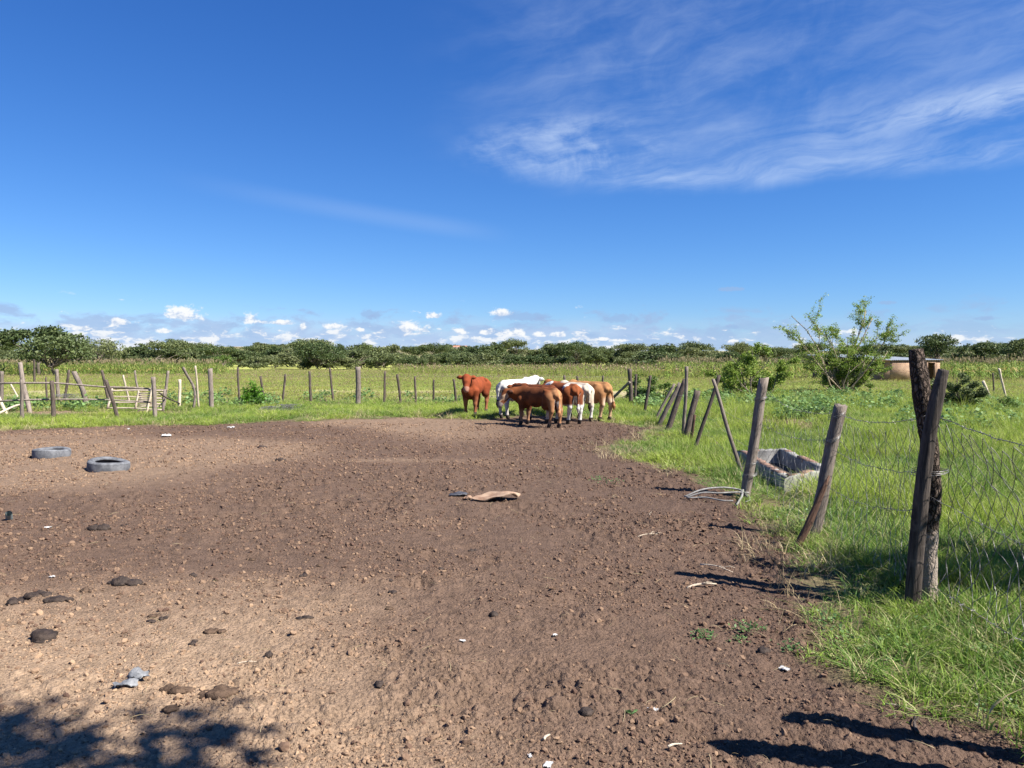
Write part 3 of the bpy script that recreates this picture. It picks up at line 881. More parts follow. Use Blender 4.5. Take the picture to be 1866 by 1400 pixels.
# the fresh green bush in the wire fence
b = G(463, 741)
st = stems_px(b, ((450, 708, .012), (462, 696, .012), (475, 704, .012), (446, 722, .01), (480, 720, .01)), b.y, (.1, 0, .1, -.1, -.1))
plant_tree('leafy_bush', sparse_tree(308, st, 'bush', 0.085, 70, 'bark', 2, 0.6, minz=0.03), b + Vector((0, -0.15, 0)), 1.0, 0, 'fresh bright green leafy bush growing in the wire fence', 'bush')
# two trees standing outside the picture, whose shade falls into it
rng_s = np.random.default_rng(5)
st = [((0, 0, -.2), (-1.9, 2.75, 6.3), .13), ((0, 0, 3.2), (-1.1, 1.9, 6.8), .08), ((0, 0, 3.6), (-2.6, 2.3, 6.6), .07), ((0, 0, 3.8), (-1.6, 1.2, 6.9), .07), ((0, 0, 3.4), (-2.3, 2.9, 6.4), .07)]
plant_tree('shade_tree', sparse_tree(309, st, 'acacia', 0.18, 95, 'bark', 3, 0.42, minz=5.3), (5.45, -2.55, gz(5.45, -2.55)), 1.0, 0, 'thorn tree leaning over the yard, its shade on the dusty earth')
st = [((0, 0, -.1), (-1.3, .25, 2.35), .05), ((0, 0, -.1), (-.5, -.25, 2.8), .05), ((0, 0, -.1), (.4, .2, 2.9), .05), ((0, 0, -.1), (-1.1, .5, 2.1), .05), ((0, 0, -.1), (.8, -.1, 2.4), .04), ((0, 0, -.1), (-.8, .1, 2.7), .05)]
plant_tree('shade_bush', sparse_tree(310, st, 'acacia_md', 0.11, 42, 'bark', 3, 0.5, minz=1.5), (6.0, 4.85, gz(6.0, 4.85)), 1.0, 0, 'leafy thorn bush beyond the wire, its shade on the grass behind the forked post', 'bush')

# ------------------------------------------------------------------ scattered growth, as instanced tufts
def tuft(name, mat, n, h, rad, wd, lean, seed, segs=3, seedmat=None, seedn=0.0):
    rng = np.random.default_rng(seed)
    mats = [mat] + ([seedmat] if seedmat else [])
    V_, F4, MI, k = [], [], [], 0
    for i in range(n):
        a = rng.random() * 6.283; r = rad * math.sqrt(rng.random())
        p = np.array([r * math.cos(a), r * math.sin(a), 0.0])
        d = np.array([math.cos(a), math.sin(a), 0]) * lean * rng.random() + rng.normal(size=3) * lean * 0.5
        d[2] = 0
        hh = h * (0.45 + 0.65 * rng.random())
        th = rng.random() * 6.283
        side = np.array([math.cos(th), math.sin(th), 0]) * wd * (0.6 + 0.6 * rng.random()) * 0.5
        for s_ in range(segs + 1):
            t = s_ / segs
            q = p + np.array([0, 0, hh * (t - 0.25 * t * t * np.linalg.norm(d))]) + d * hh * t * t
            w_ = 1 - t ** 1.6 * 0.92
            V_ += [q - side * w_, q + side * w_]
        for s_ in range(segs):
            F4.append((k + 2 * s_, k + 2 * s_ + 1, k + 2 * s_ + 3, k + 2 * s_ + 2)); MI.append(0)
        k += 2 * (segs + 1)
        if seedmat and rng.random() < seedn:
            for m_ in range(3):
                c = q + np.array([rng.normal() * 0.01, rng.normal() * 0.01, -hh * 0.06 * m_])
                t_ = np.array([rng.normal() * .3, rng.normal() * .3, 1.0]) * hh * 0.07
                s2 = np.array([math.cos(th + m_), math.sin(th + m_), 0]) * wd * 1.6
                V_ += [c - t_, c + s2, c + t_, c - s2]
                F4.append((k, k + 1, k + 2, k + 3)); MI.append(1)
                k += 4
    me = mesh_np(name, np.array(V_), np.array(F4), None)
    for m_ in mats: me.materials.append(m_)
    me.polygons.foreach_set('material_index', np.array(MI, np.int32))
    return me
def variant_coll(name, meshes):
    c = bpy.data.collections.new(name)
    for i, me in enumerate(meshes):
        c.objects.link(bpy.data.objects.new('%s_%02d' % (name, i), me))
    return c
def scatter(name, P, rz, sc, tint, coll, nvar, label, cat, tilt=0.0):
    n = len(P)
    me = bpy.data.meshes.new(name)
    me.vertices.add(n)
    me.vertices.foreach_set('co', np.asarray(P, np.float32).ravel())
    rot = np.zeros((n, 3), np.float32); rot[:, 2] = rz
    if tilt: rot[:, :2] = NP.normal(size=(n, 2)) * tilt
    me.attributes.new('rot', 'FLOAT_VECTOR', 'POINT').data.foreach_set('vector', rot.ravel())
    sc = np.asarray(sc, np.float32)
    if sc.ndim == 1: sc = np.repeat(sc[:, None], 3, 1)
    me.attributes.new('scl', 'FLOAT_VECTOR', 'POINT').data.foreach_set('vector', np.ascontiguousarray(sc).ravel())
    me.attributes.new('tint', 'FLOAT', 'POINT').data.foreach_set('value', np.asarray(tint, np.float32))
    me.attributes.new('idx', 'INT', 'POINT').data.foreach_set('value', NP.integers(0, nvar, n).astype(np.int32))
    me.update()
    o = obj(name, me)
    ng = bpy.data.node_groups.new(name, 'GeometryNodeTree')
    ng.interface.new_socket('Geometry', in_out='INPUT', socket_type='NodeSocketGeometry')
    ng.interface.new_socket('Geometry', in_out='OUTPUT', socket_type='NodeSocketGeometry')
    N, L = ng.nodes, ng.links
    gi, go = N.new('NodeGroupInput'), N.new('NodeGroupOutput')
    ci = N.new('GeometryNodeCollectionInfo')
    ci.inputs['Collection'].default_value = coll
    ci.inputs['Separate Children'].default_value = True
    ci.inputs['Reset Children'].default_value = True
    iop = N.new('GeometryNodeInstanceOnPoints')
    def na(nm, typ):
        q = N.new('GeometryNodeInputNamedAttribute'); q.data_type = typ; q.inputs['Name'].default_value = nm
        return q.outputs['Attribute']
    e2r = N.new('FunctionNodeEulerToRotation')
    L.new(gi.outputs[0], iop.inputs['Points'])
    L.new(ci.outputs[0], iop.inputs['Instance'])
    iop.inputs['Pick Instance'].default_value = True
    L.new(na('idx', 'INT'), iop.inputs['Instance Index'])
    L.new(na('rot', 'FLOAT_VECTOR'), e2r.inputs[0])
    L.new(e2r.outputs[0], iop.inputs['Rotation'])
    L.new(na('scl', 'FLOAT_VECTOR'), iop.inputs['Scale'])
    L.new(iop.outputs[0], go.inputs[0])
    mod = o.modifiers.new('scatter', 'NODES')
    mod.node_group = ng
    tag(o, label, cat, kind='stuff')
    return o

def wedge(n, y0, y1, margin=0.76, power=1.0):
    """random ground points between two distances inside the wedge in front of the viewer"""
    u = NP.random(n)
    y = np.sqrt(y0 ** 2 + u * (y1 ** 2 - y0 ** 2)) if power == 1.0 else (y0 ** power + u * (y1 ** power - y0 ** power)) ** (1 / power)
    x = NP.uniform(-1, 1, n) * (margin * y + 0.4)
    return x, y
FENCE_X = lambda y: np.interp(y, [0, 3.05, 5.1, 7.2, 9.3, 13.4, 17, 24, 60], [2.3, 2.42, 2.65, 2.79, 2.81, 3.2, 3.43, 3.75, 5])
HOUSE = G(1628, 697)
def in_shed(x, y):
    a = math.radians(24)
    dx, dy = x - HOUSE.x, y - HOUSE.y - .2
    lx, ly_ = dx * math.cos(a) + dy * math.sin(a), -dx * math.sin(a) + dy * math.cos(a)
    return (lx > -.6) & (lx < 5.6) & (ly_ > -.55) & (ly_ < 8.2)
def keep_trough(x, y):
    return poly_sd(x, y, [(3.25, 9.05), (4.15, 9.58), (4.22, 11.8), (3.4, 11.9)]) > -0.03

# 1 short turf
x, y = wedge(60000, 2.2, 27, 0.80, 1.25)
k = soil_mask(x, y)
dens = np.clip(1.0 - k * 1.25, 0, 1)
n_ = fbm(x * 0.9, y * 0.9, 81, 3)
edge_ = smooth(-0.1, 1.2, outside(x, y) + 1.6 * (fbm(x * 1.7 + 4, y * 1.7, 83, 3) - 0.5))
dens *= (0.35 + 0.65 * smooth(0.30, 0.52, n_)) * (0.30 + 0.70 * edge_)
sel = (NP.random(len(x)) < dens) & ~keep_trough(x, y)
x, y, k, n_, edge_ = x[sel], y[sel], k[sel], n_[sel], edge_[sel]
P = np.stack([x, y, H(x, y) - 0.015], -1)
turf_me = [tuft('turf_%d' % i, M['grass'], 46, 0.13 + 0.03 * i, 0.10, 0.0075, 0.75, 400 + i, 3) for i in range(4)]
hs = (0.45 + 0.85 * NP.random(len(x))) * (1 - 0.45 * k) * (0.42 + 0.58 * edge_) * (0.75 + 0.5 * n_) * (1.0 - 0.30 * smooth(12, 20, y) * smooth(3.0, 1.0, x))
scatter('turf', P, NP.random(len(x)) * 6.28, np.stack([1.25 * np.ones_like(hs) * (1 + 0.4 * smooth(10, 25, y)), 1.25 * np.ones_like(hs) * (1 + 0.4 * smooth(10, 25, y)), hs], -1),
        np.clip(0.30 + 1.9 * (n_ - 0.47) + 0.22 * smooth(10, 22, y) + NP.normal(size=len(x)) * .10, 0, 1), variant_coll('turf', turf_me), 4, 'short green grass turf round the trampled yard', 'grass', 0.12)
# 2 tall grass beyond the wire fence
x, y = wedge(17000, 3.4, 30, 0.82, 1.35)
n_ = fbm(x * 0.55 + 5, y * 0.55, 85, 3)
off = x - FENCE_X(y)
d = smooth(0.5, 2.0, off + 0.8 * (n_ - .5)) * smooth(0.36, 0.54, n_) * (1 - soil_mask(x, y)) * (0.35 + 0.65 * smooth(22, 13, y))
bush_shade = 1.0
sel = (NP.random(len(x)) < d) & ~keep_trough(x, y)
x, y, n_, off = x[sel], y[sel], n_[sel], off[sel]
xt = NP.uniform(3.45, 4.8, 260); yt = NP.uniform(8.3, 9.6, 260)
kt = poly_sd(xt, yt, [(3.25, 9.05), (4.15, 9.58), (4.22, 11.8), (3.4, 11.9)]) < -0.04
xt, yt = xt[kt], yt[kt]
xt = np.concatenate([xt, NP.uniform(4.25, 4.7, 60)]); yt = np.concatenate([yt, NP.uniform(9.4, 11.6, 60)])
x = np.concatenate([x, xt]); y = np.concatenate([y, yt]); n_ = np.concatenate([n_, np.full(len(xt), .5)]); off = np.concatenate([off, np.full(len(xt), .9)])
tall_me = [tuft('tall_grass_%d' % i, M['grass'], 34, 0.42 + 0.05 * i, 0.12, 0.010, 0.55, 420 + i, 4) for i in range(4)]
hs = (0.5 + 0.6 * NP.random(len(x))) * (0.45 + 0.75 * smooth(0.2, 2.2, off)) * (0.75 + 0.6 * (n_ - 0.4))
scatter('tall_grass', np.stack([x, y, H(x, y) - 0.02], -1), NP.random(len(x)) * 6.28, np.stack([1.1 + 0 * hs, 1.1 + 0 * hs, hs], -1),
        np.clip(0.62 + 2.0 * (n_ - 0.5) + NP.normal(size=len(x)) * .15, 0, 1), variant_coll('tall_grass', tall_me), 4, 'tall lush grass beyond the wire mesh fence', 'grass', 0.1)
# 3 the open field
x, y = wedge(15500, 24.5, 118, 0.80, 1.7)
n_ = fbm(x * 0.10, y * 0.22, 88, 3)
strip = smooth(28, 31, y) * smooth(42, 36, y) * smooth(0.36, 0.56, fbm(x * 0.15 + 3, y * 0.5, 73, 3)) * smooth(16, 4, x)
hx, hy = x - HOUSE.x - 0.5, y - HOUSE.y - 3
sel = (NP.random(len(x)) < (1 - 0.85 * strip)) & ~in_shed(x, y) & (soil_mask(x, y) < 0.5)
x, y, n_ = x[sel], y[sel], n_[sel]
field_me = [tuft('field_grass_%d' % i, M['field'], 150, 0.40, 0.75, 0.018, 0.6, 440 + i, 2, M['seed'], 0.05) for i in range(4)]
hs = (0.45 + 0.5 * NP.random(len(x))) * (0.55 + 0.6 * smooth(40, 70, y)) * (0.7 + 0.7 * n_)
wid = 1.0 + 0.9 * smooth(40, 110, y)
scatter('field_grass', np.stack([x, y, H(x, y) - 0.03], -1), NP.random(len(x)) * 6.28, np.stack([wid, wid, hs], -1),
        np.clip(0.35 + 1.5 * (n_ - 0.42) + 0.25 * (NP.random(len(x)) - 0.5), 0, 1), variant_coll('field_grass', field_me), 4, 'yellow-green seeding grass of the open field', 'grass', 0.05)
# 3b a belt of tall seeding grass across the field
def px_of(x, y): return CX + FPX * x / y
x, y = wedge(3600, 62, 112, 0.80)
n_ = fbm(x * 0.12, y * 0.2, 91, 3)
p = px_of(x, y)
sel = (p > 720) & (p < 1330) & (y > 58 + (1250 - p) * 0.055 + 10 * n_)
x, y, n_ = x[sel], y[sel], n_[sel]
seedy = [tuft('seeding_grass_%d' % i, M['field'], 90, 1.15, 0.7, 0.028, 0.25, 460 + i, 3, M['seed'], 0.06) for i in range(3)]
hs = 0.75 + 0.5 * NP.random(len(x))
scatter('seeding_grass', np.stack([x, y, H(x, y) - 0.05], -1), NP.random(len(x)) * 6.28, np.stack([1.2 + 0 * hs, 1.2 + 0 * hs, hs], -1), np.clip(0.1 + n_ * 0.8, 0, 1),
        variant_coll('seeding_grass', seedy), 3, 'tall pale seeding grass in front of the wooded belt', 'grass', 0.05)
# 4 maize
def maize(name, seed):
    rng = np.random.default_rng(seed)
    V_, F, MI, k = [], [], [], 0
    def quad_strip(pts, sides, mi):
        nonlocal k
        for q, s_ in zip(pts, sides): V_.extend([q - s_, q + s_])
        for i in range(len(pts) - 1):
            F.append((k + 2 * i, k + 2 * i + 1, k + 2 * i + 3, k + 2 * i + 2)); MI.append(mi)
        k += 2 * len(pts)
    for a in (0.0, 1.57):
        s_ = np.array([math.cos(a), math.sin(a), 0]) * 0.014
        quad_strip([np.array([0, 0, z]) for z in (0, 0.9, 1.8)], [s_] * 3, 0)
    for i in range(11):
        z = 0.25 + 1.35 * i / 11
        a = (i % 2) * 3.14 + rng.normal() * 0.5
        d = np.array([math.cos(a), math.sin(a), 0]); sd = np.array([-d[1], d[0], 0])
        L = 0.62 * (0.8 + 0.4 * rng.random()) * (1 - 0.3 * abs(i / 11 - 0.5))
        up = 0.5 + 0.3 * rng.random()
        pts = [np.array([0, 0, z]) + d * L * t + np.array([0, 0, L * (up * t * 1.4 - 1.25 * t * t)]) for t in (0, .3, .6, 1.0)]
        quad_strip(pts, [sd * 0.03, sd * 0.045, sd * 0.035, sd * 0.004], 0)
    for i in range(6):
        a = rng.random() * 6.28
        d = np.array([math.cos(a), math.sin(a), 0]) * 0.12 * rng.random()
        sd = np.array([-math.sin(a), math.cos(a), 0]) * 0.014
        quad_strip([np.array([0, 0, 1.75]), np.array([0, 0, 1.75]) + d + np.array([0, 0, 0.30])], [sd, sd * 0.5], 1)
    me = mesh_np(name, np.array(V_), np.array(F))
    me.materials.append(M['maize']); me.materials.append(M['tassel'])
    me.polygons.foreach_set('material_index', np.array(MI, np.int32))
    return me
mz = variant_coll('maize', [maize('maize_%d' % i, 480 + i) for i in range(4)])
def maize_field(name, x, y, label, hmul=1.0):
    n = len(x)
    k_ = NP.random(n) < smooth(0.30, 0.46, fbm(x * 0.14, y * 0.3, 96, 3))
    x, y = x[k_], y[k_]
    n = len(x)
    hs = (0.70 + 0.35 * NP.random(n) + 0.25 * fbm(x * .1, y * .1, 98, 2)) * hmul
    scatter(name, np.stack([x, y, H(x, y) - 0.05], -1), NP.random(n) * 6.28, np.stack([hs * 1.15, hs * 1.15, hs], -1), np.clip(0.25 + 0.8 * fbm(x * 0.2, y * 0.2, 95, 2) + 0 * hs - 0.1, 0, 1), mz, 4, label, 'maize', 0.05)
x, y = wedge(9000, 78, 120, 0.85)
p = px_of(x, y)
sel = (p < 415 - (y - 78) * 0.3 + 14 * np.sin(y)) & (p > -80)
maize_field('maize', x[sel], y[sel], 'tasselled maize standing behind the pole rail pen and its thorn trees', 0.86)
x, y = wedge(11000, 52, 118, 0.85)
p = px_of(x, y)
sel = (p > 1215 - (y - 52) * 0.4 + 20 * (fbm(x * .2, y * .2, 97, 2) - .5)) & (p < 1960)
hx, hy = x - HOUSE.x - 0.5, y - HOUSE.y - 3
sel &= ~((np.abs(hx) < 6.0) & (np.abs(hy) < 7.0)) & ((y > 74) | (p < 1500) | (p > 1735))
sel &= (y > 60 + 5 * np.sin(p * 0.02))
maize_field('maize', x[sel], y[sel], 'yellowing maize standing round and beyond the brick shed', 0.92)
# 5 broad-leaved weeds
def weed(name, seed, n=60, rad=0.26, hh=0.34, leaf=0.075):
    rng = np.random.default_rng(seed)
    a = rng.random(n) * 6.283; r = rad * np.sqrt(rng.random(n))
    C = np.stack([r * np.cos(a), r * np.sin(a), hh * (0.25 + 0.75 * rng.random(n)) * (1 - 0.5 * (r / rad) ** 2)], -1)
    V_, F = cards(C, leaf * (0.6 + 0.7 * rng.random(n)), rng, 0.65, 0.9)
    return mesh_np(name, V_, F, M['weed'])
wd_ = variant_coll('weed', [weed('weed_%d' % i, 500 + i) for i in range(4)])
pts = []
for (px0, px1, py0, py1, n) in ((1165, 1200, 722, 748, 60), (1290, 1440, 722, 745, 70), (1400, 1640, 722, 752, 150), (1640, 1860, 735, 790, 70), (1240, 1330, 725, 740, 60), (1420, 1520, 740, 765, 90), (430, 500, 730, 745, 25), (1000, 1110, 735, 745, 15), (560, 850, 722, 738, 25), (310, 430, 720, 742, 20), (0, 200, 738, 750, 30)):
    for i in range(n):
        g = G(RND.uniform(px0, px1), RND.uniform(py0, py1))
        pts.append((g.x, g.y, g.z - 0.02))
P = np.array(pts)
scatter('weeds', P, NP.random(len(P)) * 6.28, 0.5 + 0.9 * NP.random(len(P)), NP.random(len(P)), wd_, 4, 'broad-leaved green weeds in the grass along the fences', 'weeds', 0.15)
# 5b dead grass stalks and small herbs through the pasture
x, y = wedge(9000, 2.6, 26, 0.80, 1.2)
o_ = outside(x, y)
n_ = fbm(x * 1.2 + 7, y * 1.2, 107, 3)
sel = (o_ > -0.35) & (NP.random(len(x)) < smooth(0.42, 0.62, n_) * (0.45 + 0.55 * smooth(1.2, 0.0, o_))) & ~keep_trough(x, y)
x, y = x[sel], y[sel]
dead = [tuft('dead_grass_%d' % i, M['straw'], 16, 0.13 + .05 * i, 0.13, 0.006, 1.25, 560 + i, 3) for i in range(3)]
scatter('dead_grass', np.stack([x, y, H(x, y)], -1), NP.random(len(x)) * 6.28, 0.5 + 0.8 * NP.random(len(x)), 0 * x, variant_coll('dead_grass', dead), 3, 'dead straw-coloured grass among the green turf', 'grass', 0.25)
x, y = wedge(5200, 2.6, 22, 0.80, 1.2)
o_ = outside(x, y)
n_ = fbm(x * 0.9 + 2, y * 0.9, 109, 3)
sel = (o_ > 0.05) & (x > 0.5) & (NP.random(len(x)) < 0.55 * smooth(0.47, 0.66, n_)) & ~keep_trough(x, y)
x, y = x[sel], y[sel]
herb = [weed('herb_%d' % i, 570 + i, 26, 0.09, 0.10, 0.020) for i in range(4)]
scatter('herbs', np.stack([x, y, H(x, y)], -1), NP.random(len(x)) * 6.28, 0.5 + 0.8 * NP.random(len(x)) * (1 + .04 * y), 0.6 * NP.random(len(x)), variant_coll('herb', herb), 4, 'small broad-leaved herbs mixed through the turf', 'weeds', 0.2)
# 6 loose clods and crumbs of the trampled earth
def clod_mesh(name, seed):
    bm = bmesh.new()
    bmesh.ops.create_icosphere(bm, subdivisions=2, radius=1.0)
    rng = np.random.default_rng(seed)
    ax = unit(7, rng); of = 0.45 + 0.5 * rng.random(7)
    for v in bm.verts:
        c = np.array(v.co)
        for a_, o_ in zip(ax, of):
            e = float(c @ a_) - o_
            if e > 0: c = c - a_ * e * 0.85
        c *= np.array([1.0, 0.85, 0.7]) * (1 + 0.12 * rng.normal())
        v.co = c
    me = bpy.data.meshes.new(name)
    bm.to_mesh(me); bm.free()
    me.materials.append(M['clod'])
    return me
x, y = wedge(190000, 2.6, 19, 0.76, 0.5)
k = soil_mask(x, y); d = dry_map(x, y)
cl = fbm(x * 1.3 + 1, y * 1.3, 99, 4)
sel = NP.random(len(x)) < k * np.clip(0.34 + 2.6 * (cl - 0.40), 0.10, 1) * (1 - 0.30 * d)
x, y, d = x[sel], y[sel], d[sel]
sz = np.minimum(0.0029 * np.exp(NP.normal(size=len(x)) * 0.62) * (1.0 + 0.15 * y), 0.024)
tint = np.clip(-0.02 + 0.72 * d + NP.normal(size=len(x)) * 0.10 - 0.5 * d * (NP.random(len(x)) < 0.30), 0, 1)
scatter('soil_clods', np.stack([x, y, H(x, y) - 0.012 + relief(x, y, soil_mask(x, y), d) + 0.15 * sz], -1), NP.random(len(x)) * 6.28, sz[:, None] * (0.65 + 0.8 * NP.random((len(x), 3))), tint, variant_coll('clod', [clod_mesh('clod_%d' % i, 520 + i) for i in range(6)]), 6,
        'crumbly brown clods strewn over the trampled yard', 'soil', 0.6)
# 7 bits of straw on the earth
def straw_mesh(name, seed):
    rng = np.random.default_rng(seed)
    mb = MB()
    t = np.linspace(0, 1, 5)
    mb.tube(np.stack([t - .5, 0.25 * rng.normal() * t * t, 0.12 * np.sin(3 * t) + 0.05], -1), 0.018, 4)
    return mb.mesh(name, M['straw'])
x, y = wedge(5200, 2.8, 18, 0.76, 0.8)
cl = fbm(x * 0.8 + 9, y * 0.8, 103, 3)
sel = (soil_mask(x, y) > 0.3) & (NP.random(len(x)) < 0.2 + smooth(-0.5, 2.2, x) * 0.6) & (cl > 0.4)
x, y = x[sel], y[sel]
scatter('straw', np.stack([x, y, H(x, y) + 0.022], -1), NP.random(len(x)) * 6.28, 0.02 + 0.09 * NP.random(len(x)) ** 2.2, 0 * x, variant_coll('straw', [straw_mesh('straw_%d' % i, 540 + i) for i in range(3)]), 3,
        'pale bits of straw on the trampled earth', 'straw', 0.25)
# ------------------------------------------------------------------ cattle: one smooth skin per animal
def surface_nets(F, org, h):
    s = F < 0
    nx, ny, nz = F.shape
    c = [s[i:nx - 1 + i, j:ny - 1 + j, k:nz - 1 + k] for i in (0, 1) for j in (0, 1) for k in (0, 1)]
    cnt = sum(x.astype(np.int8) for x in c)
    act = (cnt > 0) & (cnt < 8)
    idx = np.full(act.shape, -1, np.int64)
    I = np.argwhere(act)
    idx[act] = np.arange(len(I))
    val = np.stack([F[I[:, 0] + i, I[:, 1] + j, I[:, 2] + k] for i in (0, 1) for j in (0, 1) for k in (0, 1)], 1)
    cor = np.array([(i, j, k) for i in (0, 1) for j in (0, 1) for k in (0, 1)], float)
    acc = np.zeros((len(I), 3)); n = np.zeros(len(I))
    for a in range(8):
        for b in range(a + 1, 8):
            if np.abs(cor[a] - cor[b]).sum() == 1:
                x = (val[:, a] < 0) != (val[:, b] < 0)
                t = val[:, a] / np.where(x, val[:, a] - val[:, b], 1)
                acc += np.where(x[:, None], cor[a] + (cor[b] - cor[a]) * t[:, None], 0)
                n += x
    V_ = org + h * (I + acc / n[:, None])
    quads = []
    for ax in range(3):
        o1, o2 = [q for q in range(3) if q != ax]
        sl0 = [slice(1, -1)] * 3; sl1 = [slice(1, -1)] * 3
        sl0[ax] = slice(0, -1); sl1[ax] = slice(1, None)
        a, b = s[tuple(sl0)], s[tuple(sl1)]
        E = np.argwhere(a != b)
        flip = a[a != b]
        e = E.copy()
        for q in (o1, o2): e[:, q] += 1
        def ci(d1, d2):
            g = e.copy(); g[:, o1] -= d1; g[:, o2] -= d2
            return idx[g[:, 0], g[:, 1], g[:, 2]]
        Q = np.stack([ci(0, 0), ci(1, 0), ci(1, 1), ci(0, 1)], 1)
        if ax == 1: flip = ~flip
        Q[flip] = Q[flip][:, ::-1]
        quads.append(Q)
    Q = np.concatenate(quads)
    Q = Q[(Q >= 0).all(1)]
    return V_, Q[:, ::-1]

M['hide'] = mat_vcol('cattle_hide', 0.85, 11.0, 0.45, 0.4, 0.012, 0.12)
M['eye'] = mat_plain('dark_eye', (0.008, 0.006, 0.005), (0.012, 0.01, 0.008), 5, 0.15, 0, 0, 0.5)

def cow(name, label, hind=None, fore=None, root=None, heading=(1, 0), s=1.0, neck=(0.0, 0.2), head=(0.0, -0.5), coat=None, hump=0.0,
        legs=(0, 0, 0, 0), dewlap=0.5, tail=(0.0, 0.0), seed=0):
    """local x forward, y to its own left. neck and head: (yaw, pitch). coat(region, P, rng) -> colours"""
    pr = []
    def seg(reg, a, b, ra, rb, sy=1.0): pr.append((reg, np.array(a, float), np.array(b, float), ra, rb, sy))
    seg('torso', (.47, 0, .70), (.05, 0, .675), .200, .225, .74)
    seg('torso', (.05, 0, .675), (-.30, 0, .71), .225, .19, .78)
    seg('torso', (-.30, 0, .72), (-.58, 0, .75), .175, .145, .90)
    seg('torso', (.44, 0, .82), (.25, 0, .84), .075, .06, .8)
    if hump: seg('torso', (.46, 0, .87), (.36, 0, .90), .075, .065, .7)
    seg('torso', (.25, 0, .855), (-.62, 0, .865), .05, .05, 1.0)
    for y in (-1, 1):
        seg('torso', (-.40, .145 * y, .845), (-.48, .14 * y, .82), .045, .05)
        seg('torso', (-.64, .06 * y, .80), (-.68, .07 * y, .76), .06, .05)
    seg('torso', (.60, 0, .63), (.42, 0, .50), .125, .11, .8)
    ly = (.115, -.115)
    for i, y in enumerate(ly):
        d = legs[i]
        seg('leg', (.42, y, .60), (.41 + .3 * d, y * 1.08, .41), .115, .062)
        seg('shank', (.41 + .3 * d, y * 1.08, .41), (.42 + .6 * d, y * 1.08, .29), .058, .046)
        seg('shank', (.42 + .6 * d, y * 1.08, .29), (.41 + 1.0 * d, y * 1.08, .09), .040, .031)
        seg('hoof', (.41 + 1.0 * d, y * 1.08, .085), (.44 + 1.05 * d, y * 1.08, .03), .036, .045)
        d = legs[2 + i]
        seg('leg', (-.50, y * .95, .70), (-.42 + .2 * d, y * 1.2, .50), .155, .095)
        seg('leg', (-.56, y * .95, .62), (-.63 + .5 * d, y * 1.05, .39), .11, .052)
        seg('shank', (-.63 + .5 * d, y * 1.05, .39), (-.61 + .8 * d, y * 1.05, .30), .05, .042)
        seg('shank', (-.61 + .8 * d, y * 1.05, .30), (-.58 + d, y * 1.05, .09), .040, .032)
        seg('hoof', (-.58 + d, y * 1.05, .085), (-.55 + d, y * 1.05, .03), .037, .045)
    def dirv(yaw, pit): return np.array([math.cos(pit) * math.cos(yaw), math.cos(pit) * math.sin(yaw), math.sin(pit)])
    nb = np.array([.50, 0, .78]); nd = dirv(*neck)
    poll = nb + nd * .40
    seg('neck', nb - nd * .05, nb + nd * .22, .165, .125, .85)
    seg('neck', nb + nd * .22, poll, .125, .095, .9)
    if dewlap:
        seg('neck', nb + nd * .25 + np.array([0, 0, -.11]), (.60, 0, .55), .05, .07, .6)
    hd = dirv(*head)
    side = np.cross(np.array([0, 0, 1.0]), hd); side /= np.linalg.norm(side)
    upv = np.cross(hd, side)
    seg('head', poll, poll + hd * .12, .098, .092)
    seg('head', poll + hd * .10 - upv * .02, poll + hd * .30 - upv * .025, .085, .060)
    seg('muzzle', poll + hd * .30 - upv * .025, poll + hd * .355 - upv * .028, .062, .056)
    seg('head', poll - upv * .06 + hd * .03, poll + hd * .2 - upv * .07, .06, .045)
    for y in (-1, 1):
        e0 = poll + side * .085 * y + upv * .02 - hd * .01
        e1 = e0 + side * .14 * y - upv * .035 - hd * .03
        seg('ear', e0, e0 + (e1 - e0) * .55, .026, .042); seg('ear', e0 + (e1 - e0) * .55, e1, .040, .016)
    t0 = np.array([-.69, 0, .83])
    t1 = np.array([-.745 - .04 * abs(tail[0]), tail[0] * .3, .68]); t2 = np.array([-.75, tail[0] * .8 + tail[1] * .1, .45]); t3 = np.array([-.755, tail[0] + tail[1] * .2, .27])
    seg('tail', t0, t1, .032, .022); seg('tail', t1, t2, .021, .018); seg('switch', t2, (t2 + t3) / 2, .022, .034); seg('switch', (t2 + t3) / 2, t3, .034, .014)
    allp = np.array([p[1] for p in pr] + [p[2] for p in pr])
    lo = allp.min(0) - .27; hi = allp.max(0) + .27
    lo[2] = -.05
    h = .0155
    n = np.ceil((hi - lo) / h).astype(int)
    gx, gy, gz_ = [(lo[i] + h * np.arange(n[i])).astype(np.float32) for i in range(3)]
    X, Y, Z = np.meshgrid(gx, gy, gz_, indexing='ij')
    def dist(p, X, Y, Z):
        _, a, b, ra, rb, sy = p
        ax, ay, az = a; ex, ey, ez = b - a
        ay, ey = ay / sy, ey / sy
        px, py, pz = X - ax, Y / sy - ay, Z - az
        t = np.clip((px * ex + py * ey + pz * ez) / (ex * ex + ey * ey + ez * ez + 1e-9), 0, 1)
        return (np.sqrt((px - t * ex) ** 2 + (py - t * ey) ** 2 + (pz - t * ez) ** 2) - (ra + (rb - ra) * t)) * min(1, sy)
    K = 0.015
    acc = np.zeros(X.shape, np.float32)
    for p in pr:
        a, b, m_ = p[1], p[2], max(p[3], p[4]) + 0.16
        l0 = np.maximum(((np.minimum(a, b) - m_ - lo) / h).astype(int), 0); h0 = np.minimum(((np.maximum(a, b) + m_ - lo) / h).astype(int) + 1, n)
        sl = tuple(slice(l0[i], h0[i]) for i in range(3))
        acc[sl] += np.exp(-np.clip(dist(p, X[sl], Y[sl], Z[sl]), -0.5, 1) / K)
    F = -K * np.log(acc + 1e-8)
    V_, Q = surface_nets(F, lo, h)
